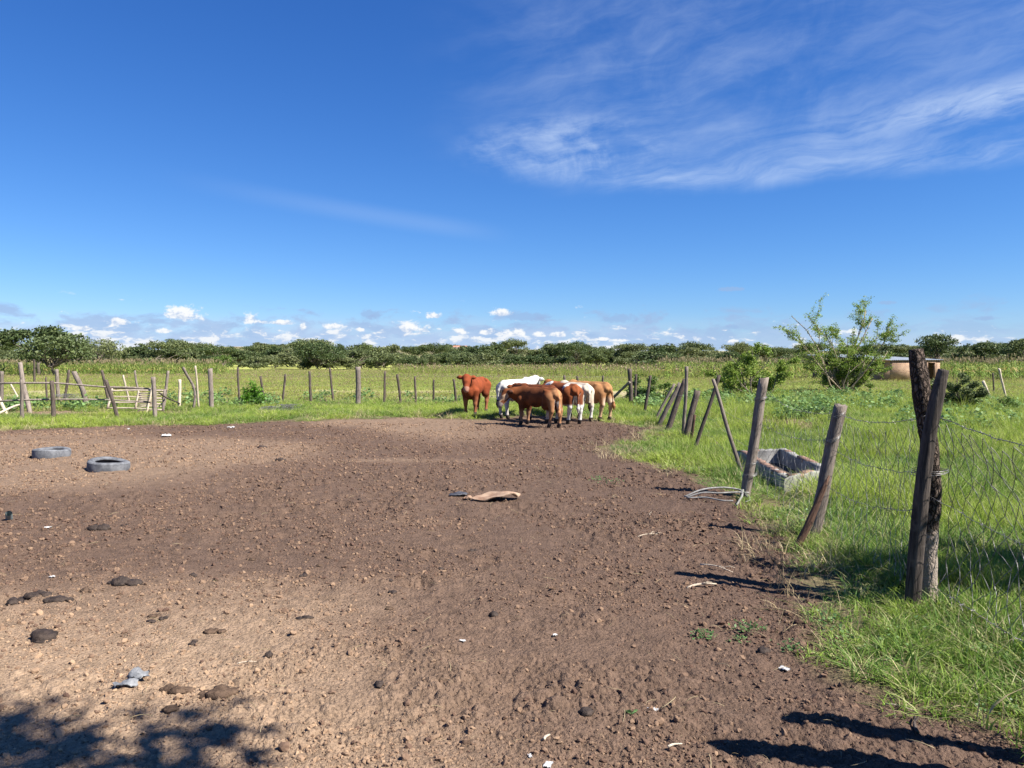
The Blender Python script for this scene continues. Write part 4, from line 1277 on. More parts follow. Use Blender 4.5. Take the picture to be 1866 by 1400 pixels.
    D = np.stack([dist(p, V_[:, 0], V_[:, 1], V_[:, 2]) for p in pr], 1)
    reg = np.array([p[0] for p in pr])[np.argmin(D, 1)]
    rng = np.random.default_rng(900 + seed)
    nz = fbm(V_[:, 0] * 5 + seed * 7, V_[:, 2] * 5 + V_[:, 1] * 4, 200 + seed, 3)
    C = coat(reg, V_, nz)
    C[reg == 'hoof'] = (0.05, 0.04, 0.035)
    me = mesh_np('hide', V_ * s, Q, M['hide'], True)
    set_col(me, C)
    hx, hy = np.array(heading) / np.hypot(*heading)
    def off(lx, ly_): return Vector(((lx * hx - ly_ * hy) * s, (lx * hy + ly_ * hx) * s, 0))
    if hind is not None: r = G(*hind) - off(-.57, 0)
    elif fore is not None: r = G(*fore) - off(.43, 0)
    else: r = Vector((root[0], root[1], 0))
    r.z = gz(r.x, r.y) - 0.003
    o = empty(name, r, math.atan2(hy, hx))
    obj('body', me, o)
    for y in (-1, 1):
        mb = MB()
        c = (poll + hd * .10 + side * .083 * y + upv * .018) * s
        th = np.linspace(0, np.pi, 7)
        mb.tube(np.stack([c[0] + 0 * th, c[1] + 0 * th, c[2] - np.cos(th) * .016], -1), np.sin(th) * .016 + 1e-4, 8, False)
        obj('eye', mb.mesh('eye', M['eye'], True), o)
    tag(o, label, 'cow', 'young cattle huddled in the yard')
    return o

def lerp(a, b, t): return np.asarray(a) + (np.asarray(b) - np.asarray(a)) * np.asarray(t)[:, None]
WHITE = np.array((.56, .53, .48))
def coat_plain(c, dark, belly=None, legs=None, muzzle=(.35, .22, .16), switch=(.03, .02, .018), face=None, legz=0.42):
    def f(reg, P, nz):
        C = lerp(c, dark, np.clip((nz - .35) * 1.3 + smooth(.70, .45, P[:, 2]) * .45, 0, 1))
        if belly is not None:
            C = lerp(C, belly, smooth(.60, .47, P[:, 2] + .1 * (nz - .5)) * (np.abs(P[:, 1]) < .16))
        if legs is not None:
            lm = np.isin(reg, ['shank', 'leg'])
            C = lerp(C, legs, np.where(lm, smooth(legz + .06, legz - .08, P[:, 2] + .12 * (nz - .5)), 0))
        C[reg == 'muzzle'] = muzzle
        if face is not None:
            C[reg == 'head'] = lerp(C[reg == 'head'], face, smooth(.42, .6, nz[reg == 'head'] + .15))
        C[reg == 'switch'] = switch
        return C
    return f
RED, DKRED = (.215, .050, .018), (.085, .022, .011)
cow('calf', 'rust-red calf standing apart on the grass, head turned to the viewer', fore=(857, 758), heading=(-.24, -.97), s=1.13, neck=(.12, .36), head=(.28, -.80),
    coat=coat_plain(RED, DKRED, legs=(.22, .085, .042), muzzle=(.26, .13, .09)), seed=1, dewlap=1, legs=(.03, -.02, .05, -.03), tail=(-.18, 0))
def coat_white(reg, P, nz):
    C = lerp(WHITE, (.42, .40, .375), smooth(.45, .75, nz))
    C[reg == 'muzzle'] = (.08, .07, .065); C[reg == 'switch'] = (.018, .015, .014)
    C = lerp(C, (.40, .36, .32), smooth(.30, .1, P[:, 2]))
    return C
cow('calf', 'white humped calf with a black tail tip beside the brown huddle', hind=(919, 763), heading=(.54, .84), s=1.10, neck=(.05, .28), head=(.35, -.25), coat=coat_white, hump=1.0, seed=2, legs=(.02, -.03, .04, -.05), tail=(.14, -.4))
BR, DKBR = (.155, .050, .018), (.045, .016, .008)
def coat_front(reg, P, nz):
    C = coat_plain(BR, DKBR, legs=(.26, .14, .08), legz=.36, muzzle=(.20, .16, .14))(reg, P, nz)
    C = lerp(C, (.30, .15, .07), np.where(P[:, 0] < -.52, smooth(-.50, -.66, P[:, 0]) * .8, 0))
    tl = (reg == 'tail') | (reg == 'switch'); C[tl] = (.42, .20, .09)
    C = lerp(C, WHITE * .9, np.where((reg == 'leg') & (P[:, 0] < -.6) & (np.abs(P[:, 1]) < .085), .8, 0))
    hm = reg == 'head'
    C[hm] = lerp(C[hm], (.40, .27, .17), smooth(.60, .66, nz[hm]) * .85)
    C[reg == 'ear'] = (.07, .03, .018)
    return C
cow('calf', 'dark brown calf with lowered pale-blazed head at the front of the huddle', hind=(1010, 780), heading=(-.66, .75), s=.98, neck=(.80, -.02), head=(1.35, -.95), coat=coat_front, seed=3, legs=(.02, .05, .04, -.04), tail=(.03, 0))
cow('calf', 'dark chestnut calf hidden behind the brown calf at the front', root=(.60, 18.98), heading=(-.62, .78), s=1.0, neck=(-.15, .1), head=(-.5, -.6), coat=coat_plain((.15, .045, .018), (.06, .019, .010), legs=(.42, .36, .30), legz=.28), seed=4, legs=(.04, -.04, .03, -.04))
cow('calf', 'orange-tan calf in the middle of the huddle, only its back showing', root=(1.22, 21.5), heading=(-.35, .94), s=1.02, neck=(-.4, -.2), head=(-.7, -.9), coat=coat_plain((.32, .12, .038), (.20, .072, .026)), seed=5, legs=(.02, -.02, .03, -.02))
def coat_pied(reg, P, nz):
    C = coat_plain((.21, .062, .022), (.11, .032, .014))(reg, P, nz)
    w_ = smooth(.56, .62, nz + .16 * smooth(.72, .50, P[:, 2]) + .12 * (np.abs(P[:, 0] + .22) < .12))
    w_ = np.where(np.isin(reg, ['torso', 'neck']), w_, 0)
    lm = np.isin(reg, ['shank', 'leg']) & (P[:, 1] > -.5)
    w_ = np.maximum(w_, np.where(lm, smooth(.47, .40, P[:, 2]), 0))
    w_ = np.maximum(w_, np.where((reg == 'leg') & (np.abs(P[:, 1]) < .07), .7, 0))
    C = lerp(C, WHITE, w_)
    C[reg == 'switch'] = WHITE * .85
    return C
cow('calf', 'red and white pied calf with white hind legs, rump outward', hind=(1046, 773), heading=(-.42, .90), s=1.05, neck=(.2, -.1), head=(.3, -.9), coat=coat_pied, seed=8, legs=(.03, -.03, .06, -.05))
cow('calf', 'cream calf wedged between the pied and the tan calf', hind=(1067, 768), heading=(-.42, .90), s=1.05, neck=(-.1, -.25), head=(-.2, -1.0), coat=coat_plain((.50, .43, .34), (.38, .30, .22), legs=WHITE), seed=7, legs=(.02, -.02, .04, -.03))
cow('calf', 'tan calf with a long hanging tail by the brace of the corner post', hind=(1102, 767), heading=(-.66, .75), s=1.08, neck=(-.2, -.1), head=(-.4, -.8), coat=coat_plain((.33, .165, .07), (.22, .10, .045), belly=(.46, .33, .23), legs=(.38, .24, .145), legz=.36, switch=(.30, .14, .06)), seed=9, legs=(.02, -.05, .05, -.04), tail=(-.12, 0))

# ------------------------------------------------------------------ posts
def post_mesh(length, r0, r1, seed, sides=12, crook=0.01, knots=True, taper_tip=False, rough=0.06, rings=None):
    rng = np.random.default_rng(seed)
    n = rings or max(6, int(length / 0.10))
    z = np.linspace(0, 1, n)
    th = np.arange(sides) * 2 * np.pi / sides
    cx = crook * (np.sin(z * 3.1 + rng.random() * 6) + .6 * np.sin(z * 7 + rng.random() * 6)); cx -= cx[0]
    cy = crook * (np.sin(z * 2.7 + rng.random() * 6) + .6 * np.sin(z * 6 + rng.random() * 6)); cy -= cy[0]
    r = r0 + (r1 - r0) * z
    lob = 1 + rough * (np.cos(2 * th + rng.random() * 6) * .7 + np.cos(3 * th + rng.random() * 6) * .6 + np.cos(5 * th + rng.random() * 6) * .4)
    R_ = r[:, None] * lob[None, :] * (1 + rough * .5 * rng.normal(size=(n, sides)) + rough * .5 * rng.normal(size=(n, 1)))
    if taper_tip: R_[-1] *= .35
    X = np.stack([cx[:, None] + R_ * np.cos(th), cy[:, None] + R_ * np.sin(th), np.broadcast_to((z * length)[:, None], R_.shape)], -1)
    X[-1, :, 2] += rng.normal() * .2 * r1 * np.cos(th + rng.random() * 6) + rng.normal(size=sides) * .12 * r1
    V_ = X.reshape(-1, 3)
    i, j = np.meshgrid(np.arange(n - 1), np.arange(sides), indexing='ij'); j2 = (j + 1) % sides
    F = np.stack([i * sides + j, i * sides + j2, (i + 1) * sides + j2, (i + 1) * sides + j], -1).reshape(-1, 4)
    V_ = np.concatenate([V_, [[cx[-1], cy[-1], length + .002]], [[0, 0, 0]]])
    jj = np.arange(sides); b_ = (n - 1) * sides
    T = np.concatenate([np.stack([b_ + jj, b_ + (jj + 1) % sides, np.full(sides, n * sides)], -1), np.stack([(jj + 1) % sides, jj, np.full(sides, n * sides + 1)], -1)])
    return V_, F, T
pseed = [1000]
def pole(name, p0, p1, r0, r1, mat, label=None, cat='post', group=None, parent=None, sides=10, crook=None, sink=0.18, rough=.06, taper=False):
    """a round pole from p0 (base, sunk a little) to p1"""
    p0, p1 = Vector(p0), Vector(p1)
    d = (p1 - p0).normalized()
    a = p0 - d * sink
    L = (p1 - a).length
    pseed[0] += 1
    V_, F, T = post_mesh(L, r0, r1, pseed[0], sides, L * .008 if crook is None else crook, rough=rough, taper_tip=taper)
    me = mesh_np(name, V_, [F, T], M[mat], True)
    o = bpy.data.objects.new(name, me)
    o.location = a
    o.rotation_mode = 'QUATERNION'
    o.rotation_quaternion = Vector((0, 0, 1)).rotation_difference(d)
    o.rotation_mode = 'XYZ'
    link(o, parent)
    if label: tag(o, label, cat, group)
    return o
def px_post(name, base, top, wpx, mat, label, group=None, dy=0.0, tip=None, cat='post', **kw):
    g = G(*base)
    t = at(top[0], top[1], g.y + dy)
    r = wpx * 0.5 / FPX * g.y
    return pole(name, g, t, r, r * (tip or .9), mat, label, cat, group, **kw)
# the wire fence along the back of the yard
lab = ('thin dark fence post between the stout grey post and the fresh green bush', 'third thin post from the stout pale one towards the green bush', 'second thin post from the stout pale one towards the green bush',
       'first thin post from the stout pale one towards the green bush', 'first thin post from the stout pale one towards the cattle', 'second thin post from the stout pale one towards the cattle',
       'third thin post from the stout pale one towards the cattle', 'fourth thin post from the stout pale one, between it and the red calf', 'thin dark post standing close beside the lone red calf',
       'third thin post from the corner post, behind the huddled cattle', 'second thin post from the corner post, behind the huddled cattle', 'first thin post from the corner post, behind the tan calf')
for (b_, t_, w_), l_ in zip((((437, 742), (433, 670), 4), ((516, 734), (521, 682), 4.5), ((567, 735), (565, 677), 5), ((607, 731), (601, 671), 4.5), ((699, 737), (702, 677), 4.5),
                   ((731, 738), (725, 682), 4.5), ((757, 738), (756, 686), 4.5), ((789, 735), (791, 692), 4), ((832, 738), (827, 691), 4.5),
                   ((1030, 738), (1029, 684), 4.5), ((1055, 737), (1053, 686), 4.5), ((1096, 736), (1100, 685), 4)), lab):
    px_post('fence_post', b_, t_, w_, 'post_dk', l_, 'thin posts of the wire fence behind the grass strip')
px_post('fence_post', (484, 739), (473, 686), 4.5, 'post_dk', 'thin dark post leaning through the fresh green bush in the wire fence')
px_post('fence_post', (653, 741), (653, 669), 10, 'post', 'stout pale grey round post in the wire fence behind the yard', tip=.97)
px_post('fence_post', (386, 746), (384, 672), 8.5, 'post', 'stout grey round post between the pole rail pen and the green bush', tip=.97)
px_post('fence_post', (363, 744), (358, 667), 4, 'post_lt', 'thin pale straight stick standing beside the stout grey post')
px_post('crooked_stick', (350, 746), (322, 673), 5, 'post', 'curved grey stick bending over beside the short pale post', cat='stick', crook=.09)
px_post('fence_post', (327, 744), (327, 692), 6, 'post_lt', 'short pale post by the slatted hurdle')
px_post('fence_post', (283, 762), (281, 687), 8, 'post', 'straight grey post in front of the slatted hurdle', tip=.97)
# the pole rail pen
px_post('fence_post', (41, 767), (39, 692), 6.5, 'post', 'upright pale post of the pole rail pen carrying both rails')
px_post('fence_post', (54, 752), (37, 660), 8.5, 'post', 'tall leaning pale post propped behind the upright rail post', dy=.2)
px_post('fence_post', (97, 766), (94, 694), 8, 'post_dk', 'short dark post of the pole rail pen with weathered top')
px_post('fence_post', (85, 735), (84, 688), 3.5, 'post_dk', 'thin dark stick behind the short dark rail post')
px_post('fence_post', (107, 728), (105, 673), 6.5, 'post', 'grey upright post at the back of the pen near thorn trees')
px_post('fence_post', (117, 732), (125, 674), 5, 'post_dk', 'dark slim post leaning beside the grey upright at the back of the pen')
px_post('fence_post', (157, 740), (143, 676), 9.5, 'post', 'thick crooked leaning grey post at the back of the pen', crook=.05)
px_post('fence_post', (215, 764), (193, 692), 7, 'post_dk', 'leaning post of the pen with the rails tied across it')
px_post('fence_post', (199, 732), (184, 675), 5, 'post_dk', 'slim dark post leaning behind the tied rail post')
px_post('fence_post', (236, 738), (223, 684), 4, 'post_lt', 'thin pale leaning stick behind the slatted hurdle')
px_post('fence_post', (259, 738), (247, 675), 4, 'post', 'bent slim stick behind the top of the slatted hurdle', crook=.05)
px_post('fence_post', (298, 744), (305, 676), 5.5, 'post', 'slim grey post at the end of the slatted hurdle')
px_post('fence_post', (63, 700), (61, 655), 4, 'post_dk', 'thin far post below the tall dark thorn tree')
px_post('fence_post', (1, 740), (1, 677), 7, 'post', 'pale knobbly post at the outer end of the pole rail pen')
px_post('prop_stick', (12, 757), (-6, 718), 6, 'post_lt', 'pale prop stick slanting at the outer end of the pen', cat='stick')
px_post('prop_stick', (40, 737), (20, 700), 3, 'post_lt', 'thin pale stick slanting up to the top rail', cat='stick')
g = G(-15, 762); g2 = G(38, 752)
pole('fallen_stick', g + Vector((0, 0, .05)), g2 + Vector((0, 0, .22)), .035, .025, 'post_lt', 'white bare stick lying propped against the rail post', 'stick', sink=.0)
def rail(pts, label, r=.028):
    e = None
    P = []
    for px, py, b_ in pts:
        Y = G(*b_).y
        P.append(at(px, py, Y))
    mb = MB()
    e = P[0].copy()
    mb.tube(np.array([p - e for p in P]), np.linspace(r, r * .75, len(P)), 7)
    o = obj('pen_rail', mb.mesh('pen_rail', M['post'], True), None, e)
    return tag(o, label, 'rail')
rail([(-25, 699, (-25, 767)), (41, 698, (41, 766)), (97, 698, (97, 765)), (150, 702, (150, 764)), (196, 706, (205, 763)), (232, 706, (240, 762)), (283, 709, (283, 761))], 'upper thin pole rail of the pen running between its posts')
rail([(-25, 733, (-25, 767)), (41, 729, (41, 766)), (97, 728, (97, 765)), (150, 728, (150, 764)), (205, 729, (208, 763)), (283, 734, (283, 761))], 'lower thin pole rail of the pen running between its posts', .026)
# the slatted hurdle leaning in the pen
hb = G(268, 753)
hr = empty('slatted_hurdle', hb, math.radians(4))
def hpt(px, py, dy=0.0): return at(px, py, hb.y + dy)
inv = Matrix.Rotation(-math.radians(4), 4, 'Z')
def hurdle_part(name, a, b_, r, mat):
    o = pole(name, inv @ (a - hb), inv @ (b_ - hb), r, r * .85, mat, parent=hr, sink=0, sides=7)
    return o
hurdle_part('upright', hpt(247, 746), hpt(254, 711, .15), .035, 'post_lt')
hurdle_part('upright', hpt(297, 752), hpt(301, 711, .15), .04, 'post')
hurdle_part('upright', hpt(267, 758, -.05), hpt(277, 700, .1), .03, 'post_lt')
hurdle_part('upright', hpt(196, 745), hpt(204, 708, .15), .035, 'post_lt')
hurdle_part('top_rail', hpt(200, 706, .17), hpt(303, 711, .17), .04, 'post')
for i in range(11):
    y = 713.5 + i * 3.45
    x0 = 253 - 0.2 * i if i % 3 else 203 - .5 * i
    hurdle_part('slat', hpt(x0, y - (1 if x0 < 230 else 0), .13 - .012 * i), hpt(301 - .35 * i, y + RND.uniform(-.6, .6), .13 - .012 * i), .020, 'post_lt')
tag(hr, 'pale slatted wooden hurdle leaning behind the straight grey post', 'hurdle')
pole('brace_stick', at(290, 716, G(300, 758).y), G(331, 741) + Vector((0, 0, .02)), .022, .02, 'post_dk', 'thin dark stick slanting down from the hurdle to the short pale post', 'stick', sink=0)
# the corner post and brace, then the leaning line of posts towards the trough
px_post('corner_post', (1149, 741), (1147, 672), 8, 'post_dk', 'stout dark corner post with a slanting brace', tip=.97)
px_post('fence_post', (1157, 738), (1158, 682), 5, 'post_dk', 'slim dark post standing close behind the stout corner post')
g = G(1104, 738)
pole('brace_pole', g, at(1147, 695, G(1149, 741).y - .07), .05, .045, 'post', 'slanting grey brace pole leaning on the corner post', 'brace')
px_post('fence_post', (1175, 754), (1186, 685), 6, 'post_dk', 'slim dark post next beyond the stout corner post')
px_post('fence_post', (1193, 766), (1229, 700), 5.5, 'post', 'slim grey post, hindmost of the three steeply leaning ones')
px_post('fence_post', (1202, 774), (1240, 699), 9, 'post', 'thick grey post in the middle of the three steeply leaning ones')
px_post('fence_post', (1216, 784), (1248, 692), 11, 'post_dk', 'dark thick post wrapped in weeds, foremost of the three leaning ones')
px_post('fence_post', (1246, 797), (1250, 668), 6.5, 'post', 'tall straight pale pole beside the dark slanted stump post')
px_post('fence_post', (1249, 802), (1270, 712), 11.5, 'post_dk', 'short thick dark post leaning beside the tall pale pole', tip=.97)
px_post('fence_post', (1257, 808), (1265, 756), 6, 'post_red', 'short reddish stake in front of the short thick dark post', tip=.9)
px_post('fence_post', (1266, 823), (1313, 685), 7, 'post_dk', 'long slim dark pole leaning away from the crossing pale one')
g = G(1352, 866)
pole('leaning_pole', g, at(1299, 691, g.y + .1), .030, .026, 'post', 'pale pole leaning across and tied to the big trough-side post', 'pole')
px_post('fence_post', (1359, 903), (1395, 690), 19, 'post', 'big round grey post with knots standing before the concrete trough', tip=.92, sides=16, rough=.04)
# the split post
px_post('fence_post', (1479, 977), (1529, 738), 24, 'post', 'thick sawn-off grey post leaning, split along its foot', tip=.95, sides=16, rough=.04)
g = G(1452, 997)
pole('broken_slab', g + Vector((0, 0, .0)), at(1508, 866, g.y + .08), 0.036, .02, 'post_red', 'broken dark slab of wood leaning against the split post', 'wood slab', taper=True, rough=.12, sink=.1)
# the two trunks bound together
def limb_post(name, pix, Y, rad, mat, label, sides=18, bark=0.0, seed=5):
    """a natural pole through picture points at depth Y"""
    P = [at(px, py, Y + dy) for px, py, dy in pix]
    P[0].z = gz(P[0].x, P[0].y) - .15
    e = P[0].copy()
    Q = np.array([p - e for p in P])
    k = len(Q)
    t = np.linspace(0, k - 1, 70)
    Qs = np.stack([np.interp(t, np.arange(k), Q[:, i]) for i in range(3)], -1)
    for _ in range(6):
        Qs[1:-1] = (Qs[:-2] + 2 * Qs[1:-1] + Qs[2:]) / 4
    R_ = np.interp(t, np.arange(k), rad)
    mb = MB()
    mb.tube(Qs, R_, sides, False)
    V_ = np.concatenate(mb.v); F = np.concatenate(mb.f4)
    rng = np.random.default_rng(seed)
    a = (np.arange(len(V_)) % sides) / sides * 6.283; zz = np.repeat(Qs[:, 2], sides)
    ctr = np.repeat(Qs, sides, 0)
    n = 0.05 * (np.cos(2 * a + 1) + .6 * np.cos(3 * a + zz * 3)) + bark * (fbm(np.cos(a) * 2.2 + 9, zz * 16 + np.sin(a) * 2.2, seed, 3) - .5)
    V_ = ctr + (V_ - ctr) * (1 + n)[:, None]
    m_ = len(V_)
    top = Qs[-1] + np.array([0, 0, .004])
    V_ = np.concatenate([V_, [top]])
    jj = np.arange(sides); b_ = m_ - sides
    T = np.stack([b_ + jj, b_ + (jj + 1) % sides, np.full(sides, m_)], -1)
    me = mesh_np(name, V_, [F, T], M[mat], True)
    o = obj(name, me, None, e)
    return tag(o, label, 'post')
M['rough_bark'] = None
def mat_bark():
    m, t = new_mat('rough_bark')
    P = t.node('ShaderNodeTexCoord').outputs['Object']
    q = t.node('ShaderNodeVectorMath', dict(operation='MULTIPLY'), i0=P, i1=(1, 1, .42)).outputs[0]
    vo = t.node('ShaderNodeTexVoronoi', dict(feature='DISTANCE_TO_EDGE'), Vector=t.node('ShaderNodeVectorMath', dict(operation='ADD'), i0=q, i1=t.node('ShaderNodeVectorMath', dict(operation='SCALE'), i0=t.noise(P, 18, 4, .6, color=True), Scale=.05).outputs[0]).outputs[0], Scale=42.0)
    n = t.noise(P, 60, 5, .65)
    pale = t.sstep(t.noise(P, 2.3, 3, .5), .58, .62)
    c = t.mix(t.sstep(vo.outputs['Distance'], .02, .22), (.022, .016, .013), t.mix(n, (.065, .045, .035), (.20, .15, .12)))
    z = t.node('ShaderNodeSeparateXYZ', None, Vector=P).outputs[2]
    bare = t.sstep(t.m('ADD', z, t.m('MULTIPLY', t.noise(P, 9, 4, .6), .35)), .88, .80)
    g1 = t.noise(t.node('ShaderNodeVectorMath', dict(operation='MULTIPLY'), i0=P, i1=(1, 1, .1)).outputs[0], 45, 5, .6)
    c = t.mix(bare, c, t.mix(g1, (.17, .135, .11), (.36, .30, .25)))
    h = t.m('MULTIPLY', t.m('ADD', t.sstep(vo.outputs['Distance'], 0, .3), t.m('MULTIPLY', n, .4)), t.m('SUBTRACT', 1.0, t.m('MULTIPLY', bare, .8)))
    finish(t, principled(t, c, .9, bump(t, h, 1.0, .02), .15))
    return m
M['rough_bark'] = mat_bark()
FY = G(1662, 1108).y
limb_post('bark_post', ((1692, 1092, .05), (1690, 1000, .05), (1700, 900, .05), (1694, 810, .06), (1682, 735, .07), (1674, 680, .08), (1668, 637, .08)), FY + .07,
          (.062, .062, .062, .060, .062, .060, .046), 'rough_bark', 'post of rough black bark, pale and stripped at its foot, tied to a smooth one', 22, .22, 61)
limb_post('charred_post', ((1659, 1125, 0), (1669, 1010, 0), (1680, 900, -.01), (1692, 800, -.01), (1706, 730, -.02), (1719, 674, -.02)), FY,
          (.052, .052, .050, .046, .046, .036), 'charred', 'smooth dark weathered post tied slantwise to the rough-barked one', 18, .05, 62)
# two posts of the same fence standing outside the picture, whose shadows cross the yard
def ground_post(x, y, tx, ty, h, r, mat, label):
    return pole('fence_post', Vector((x, y, gz(x, y))), Vector((tx, ty, gz(x, y) + h)), r, r * .9, mat, label, 'post', sides=12, rough=.1)
ground_post(2.55, 2.98, 2.50, 3.0, 1.42, .055, 'post', 'grey post of the wire mesh fence, next along from the bound pair')
ground_post(2.22, 2.78, 2.14, 2.76, 1.42, .075, 'post_dk', 'thick dark post of the wire mesh fence casting the broad shadow')
ground_post(2.25, 2.72, 2.42, 2.66, 1.2, .05, 'post', 'slanting grey post bound to the thick dark one')
# far sticks in the grass by the maize
px_post('stick', (1806, 731), (1792, 695), 6, 'post_lt', 'short pale slanting stick in the long grass near the maize', cat='stick')
px_post('stick', (1832, 725), (1822, 672), 4, 'post_lt', 'tall thin pale stick in the long grass near the maize', cat='stick')
px_post('stick', (1812, 718), (1809, 680), 3, 'post_dk', 'thin dark stick between the two pale ones in the long grass', cat='stick')
px_post('stick', (1521, 712), (1514, 688), 5, 'post_dk', 'short dark stub under the feathery young thorn tree', cat='stick')

# ------------------------------------------------------------------ wires
def sag_line(p, q, sag, n=14, wob=0.006):
    t = np.linspace(0, 1, n)
    P = np.array(p)[None] * (1 - t[:, None]) + np.array(q)[None] * t[:, None]
    P[:, 2] -= sag * 4 * t * (1 - t)
    P += NP.normal(size=P.shape) * wob
    return P
def fence_root(name, loc, label):
    e = empty(name, loc)
    return tag(e, label, 'wire fence')
def strand(root, p, q, sag, r=.0016, barbs=False, name='strand', wob=.004):
    mb = MB()
    o0 = np.array(root.location)
    P = sag_line(p, q, sag, 20, wob) - o0
    mb.tube(P, r, 4, False)
    if barbs:
        L = np.linalg.norm(np.array(q) - np.array(p))
        k = max(2, int(L / .11))
        for i in range(k):
            t = (i + .5) / k * 19
            c = P[int(t)] * (1 - t % 1) + P[min(19, int(t) + 1)] * (t % 1)
            for j in range(2):
                d = unit(1, NP)[0] * .016
                mb.tube(np.array([c - d, c + d]), r * .75, 3, False)
    return obj(name, mb.mesh(name, M['wire']), root)
def netting(root, top0, top1, bot0, bot1, cell=.115, sag=0.03, bulge=(0, 0, 0), r=.0019, sink=0.0):
    """diamond wire netting between two edges, slack and uneven"""
    o0 = np.array(root.location)
    W_ = np.linalg.norm(np.array(top1) - np.array(top0)); Hh = np.linalg.norm(np.array(top0) - np.array(bot0))
    nu, nv = max(3, int(W_ / cell)), max(4, int(Hh / cell * 1.4))
    jit = NP.normal(size=(2 * nu + 3, nv + 2, 3)) * cell * .10
    def S(u, v):
        a = np.array(top0) * (1 - u) + np.array(top1) * u
        b_ = np.array(bot0) * (1 - u) + np.array(bot1) * u
        p = a * (1 - v) + b_ * v
        p = p + np.array(bulge) * math.sin(math.pi * min(1, v * .9)) * (.6 + .4 * math.sin(u * 5)) + np.array([0, 0, -sag * 4 * u * (1 - u) * (1 - v)])
        return p
    mb = MB()
    for i in range(nu + 1):
        for sgn in (-1, 1):
            P = []
            for j in range(nv + 1):
                # neighbouring wires swing together and apart so that they twist round each other
                u2 = 2 * i + (sgn if (j % 2) else 0)
                u = min(1.0, max(0.0, u2 / (2 * nu)))
                P.append(S(u, j / nv) + jit[min(max(u2, 0), 2 * nu), j] - o0)
                if j < nv:
                    u3 = 2 * i + (sgn if ((j + 1) % 2) else 0)
                    um = min(1.0, max(0.0, (u2 + u3) / (4 * nu)))
                    P.append(S(um, (j + .5) / nv) + (jit[min(max(u2, 0), 2 * nu), j] + jit[min(max(u3, 0), 2 * nu), j + 1]) / 2 - o0 + np.array([0, 0, cell * .05 * sgn]))
            mb.tube(np.array(P), r, 3, False)
    o = obj('netting', mb.mesh('netting', M['wire']), root)
    return o
def gp(x, y, z): return (x, y, gz(x, y) + z)
A_ = G(1359, 903); B_ = G(1479, 977); C_ = G(1665, 1108)
bt = at(1527, 752, B_.y); at_top = at(1392, 712, A_.y); ct = at(1692, 757, C_.y)
f1 = fence_root('wire_fence', gp(B_.x, B_.y, 0), 'slack barbed wire and netting from the trough-side post to the split post')
strand(f1, at_top, bt, .10, .002, True); strand(f1, at(1384, 770, A_.y), at(1516, 800, B_.y), .08, .002, True)
netting(f1, at(1388, 760, A_.y), at(1521, 770, B_.y), gp(A_.x + .05, A_.y, .12), gp(B_.x + .1, B_.y, .05), .13, .10, (.06, 0, 0))
f2 = fence_root('wire_fence', gp(C_.x, C_.y, 0), 'slack barbed wire and netting from the split post to the bound pair of posts')
strand(f2, bt, ct, .07, .0024, True); strand(f2, at(1516, 818, B_.y), at(1684, 862, C_.y), .06, .002, True); strand(f2, at(1500, 880, B_.y), at(1680, 930, C_.y), .08, .002, True)
netting(f2, at(1524, 766, B_.y), at(1690, 770, C_.y), gp(B_.x + .08, B_.y, .10), gp(C_.x + .05, C_.y, .08), .12, .07, (.10, 0, 0))
E_ = Vector((2.55, 2.98, 0))
et = Vector((2.52, 2.99, gz(2.55, 2.98) + 1.28))
f3 = fence_root('wire_fence', gp(E_.x, E_.y, 0), 'diamond wire netting hanging slack between the bound posts and the grass')
strand(f3, at(1712, 760, C_.y), et, .06, .0026, True); strand(f3, at(1690, 900, C_.y), (2.66, 3.0, .70), .05, .002, True); strand(f3, gp(C_.x + .1, C_.y - .1, .16), gp(2.72, 3.05, .18), .03, .0026, True)
netting(f3, at(1710, 772, C_.y), et + Vector((0, 0, -.03)), gp(C_.x + .1, C_.y, .05), gp(2.75, 3.0, .04), .12, .06, (.22, .05, 0), .0024)
# wires of the back fence and of the leaning line
f4 = fence_root('wire_fence', gp(-9, G(437, 742).y, 0), 'faint plain wire strands strung along the thin back fence posts')
cor = [(386, 746), (437, 742), (516, 736), (567, 736), (607, 733), (653, 741), (699, 737), (757, 738), (832, 738), (940, 739), (1030, 738), (1096, 737), (1149, 741)]
for hgt in (.3, .62, .95):
    for a, b_ in zip(cor, cor[1:]):
        strand(f4, G(*a) + Vector((0, 0, hgt)), G(*b_) + Vector((0, 0, hgt)), .015, .0022)
f5 = fence_root('wire_fence', gp(3.4, 15, 0), 'slack wire strands linking the leaning posts towards the corner')
cor = [(1149, 741), (1175, 754), (1202, 774), (1249, 800), (1290, 822), (1359, 903)]
for hgt in (.25, .55, .85):
    for a, b_ in zip(cor, cor[1:]):
        strand(f5, G(*a) + Vector((.08, 0, hgt)), G(*b_) + Vector((.08, 0, hgt)), .05, .002)
# wire bindings on the posts
def binding(c, r, label, turns=3, tilt=.2):
    t = np.linspace(0, turns * 6.283, turns * 14)
    P = np.stack([np.cos(t) * r, np.sin(t) * r, .012 * np.sin(t * .5) + tilt * r * np.cos(t) + .006 * t / 6.283], -1)
    mb = MB(); mb.tube(P, .0022, 4, False)
    return tag(obj('wire_binding', mb.mesh('wire_binding', M['wire']), None, c), label, 'wire')
binding(at(1516, 802, B_.y), .073, 'twist of wire round the middle of the split post', 4, .5)
binding(at(1525, 757, B_.y), .073, 'loop of wire round the top of the split post', 2, .5)
binding(at(1386, 728, A_.y), .072, 'wire wound below the sawn top of the big trough-side post', 4, .2)
binding(at(1694, 862, C_.y + .05), .112, 'wire binding the smooth post to the rough-barked one', 3, .1)
binding(at(1366, 868, A_.y), .085, 'wire wound round the foot of the big trough-side post', 5, .2)
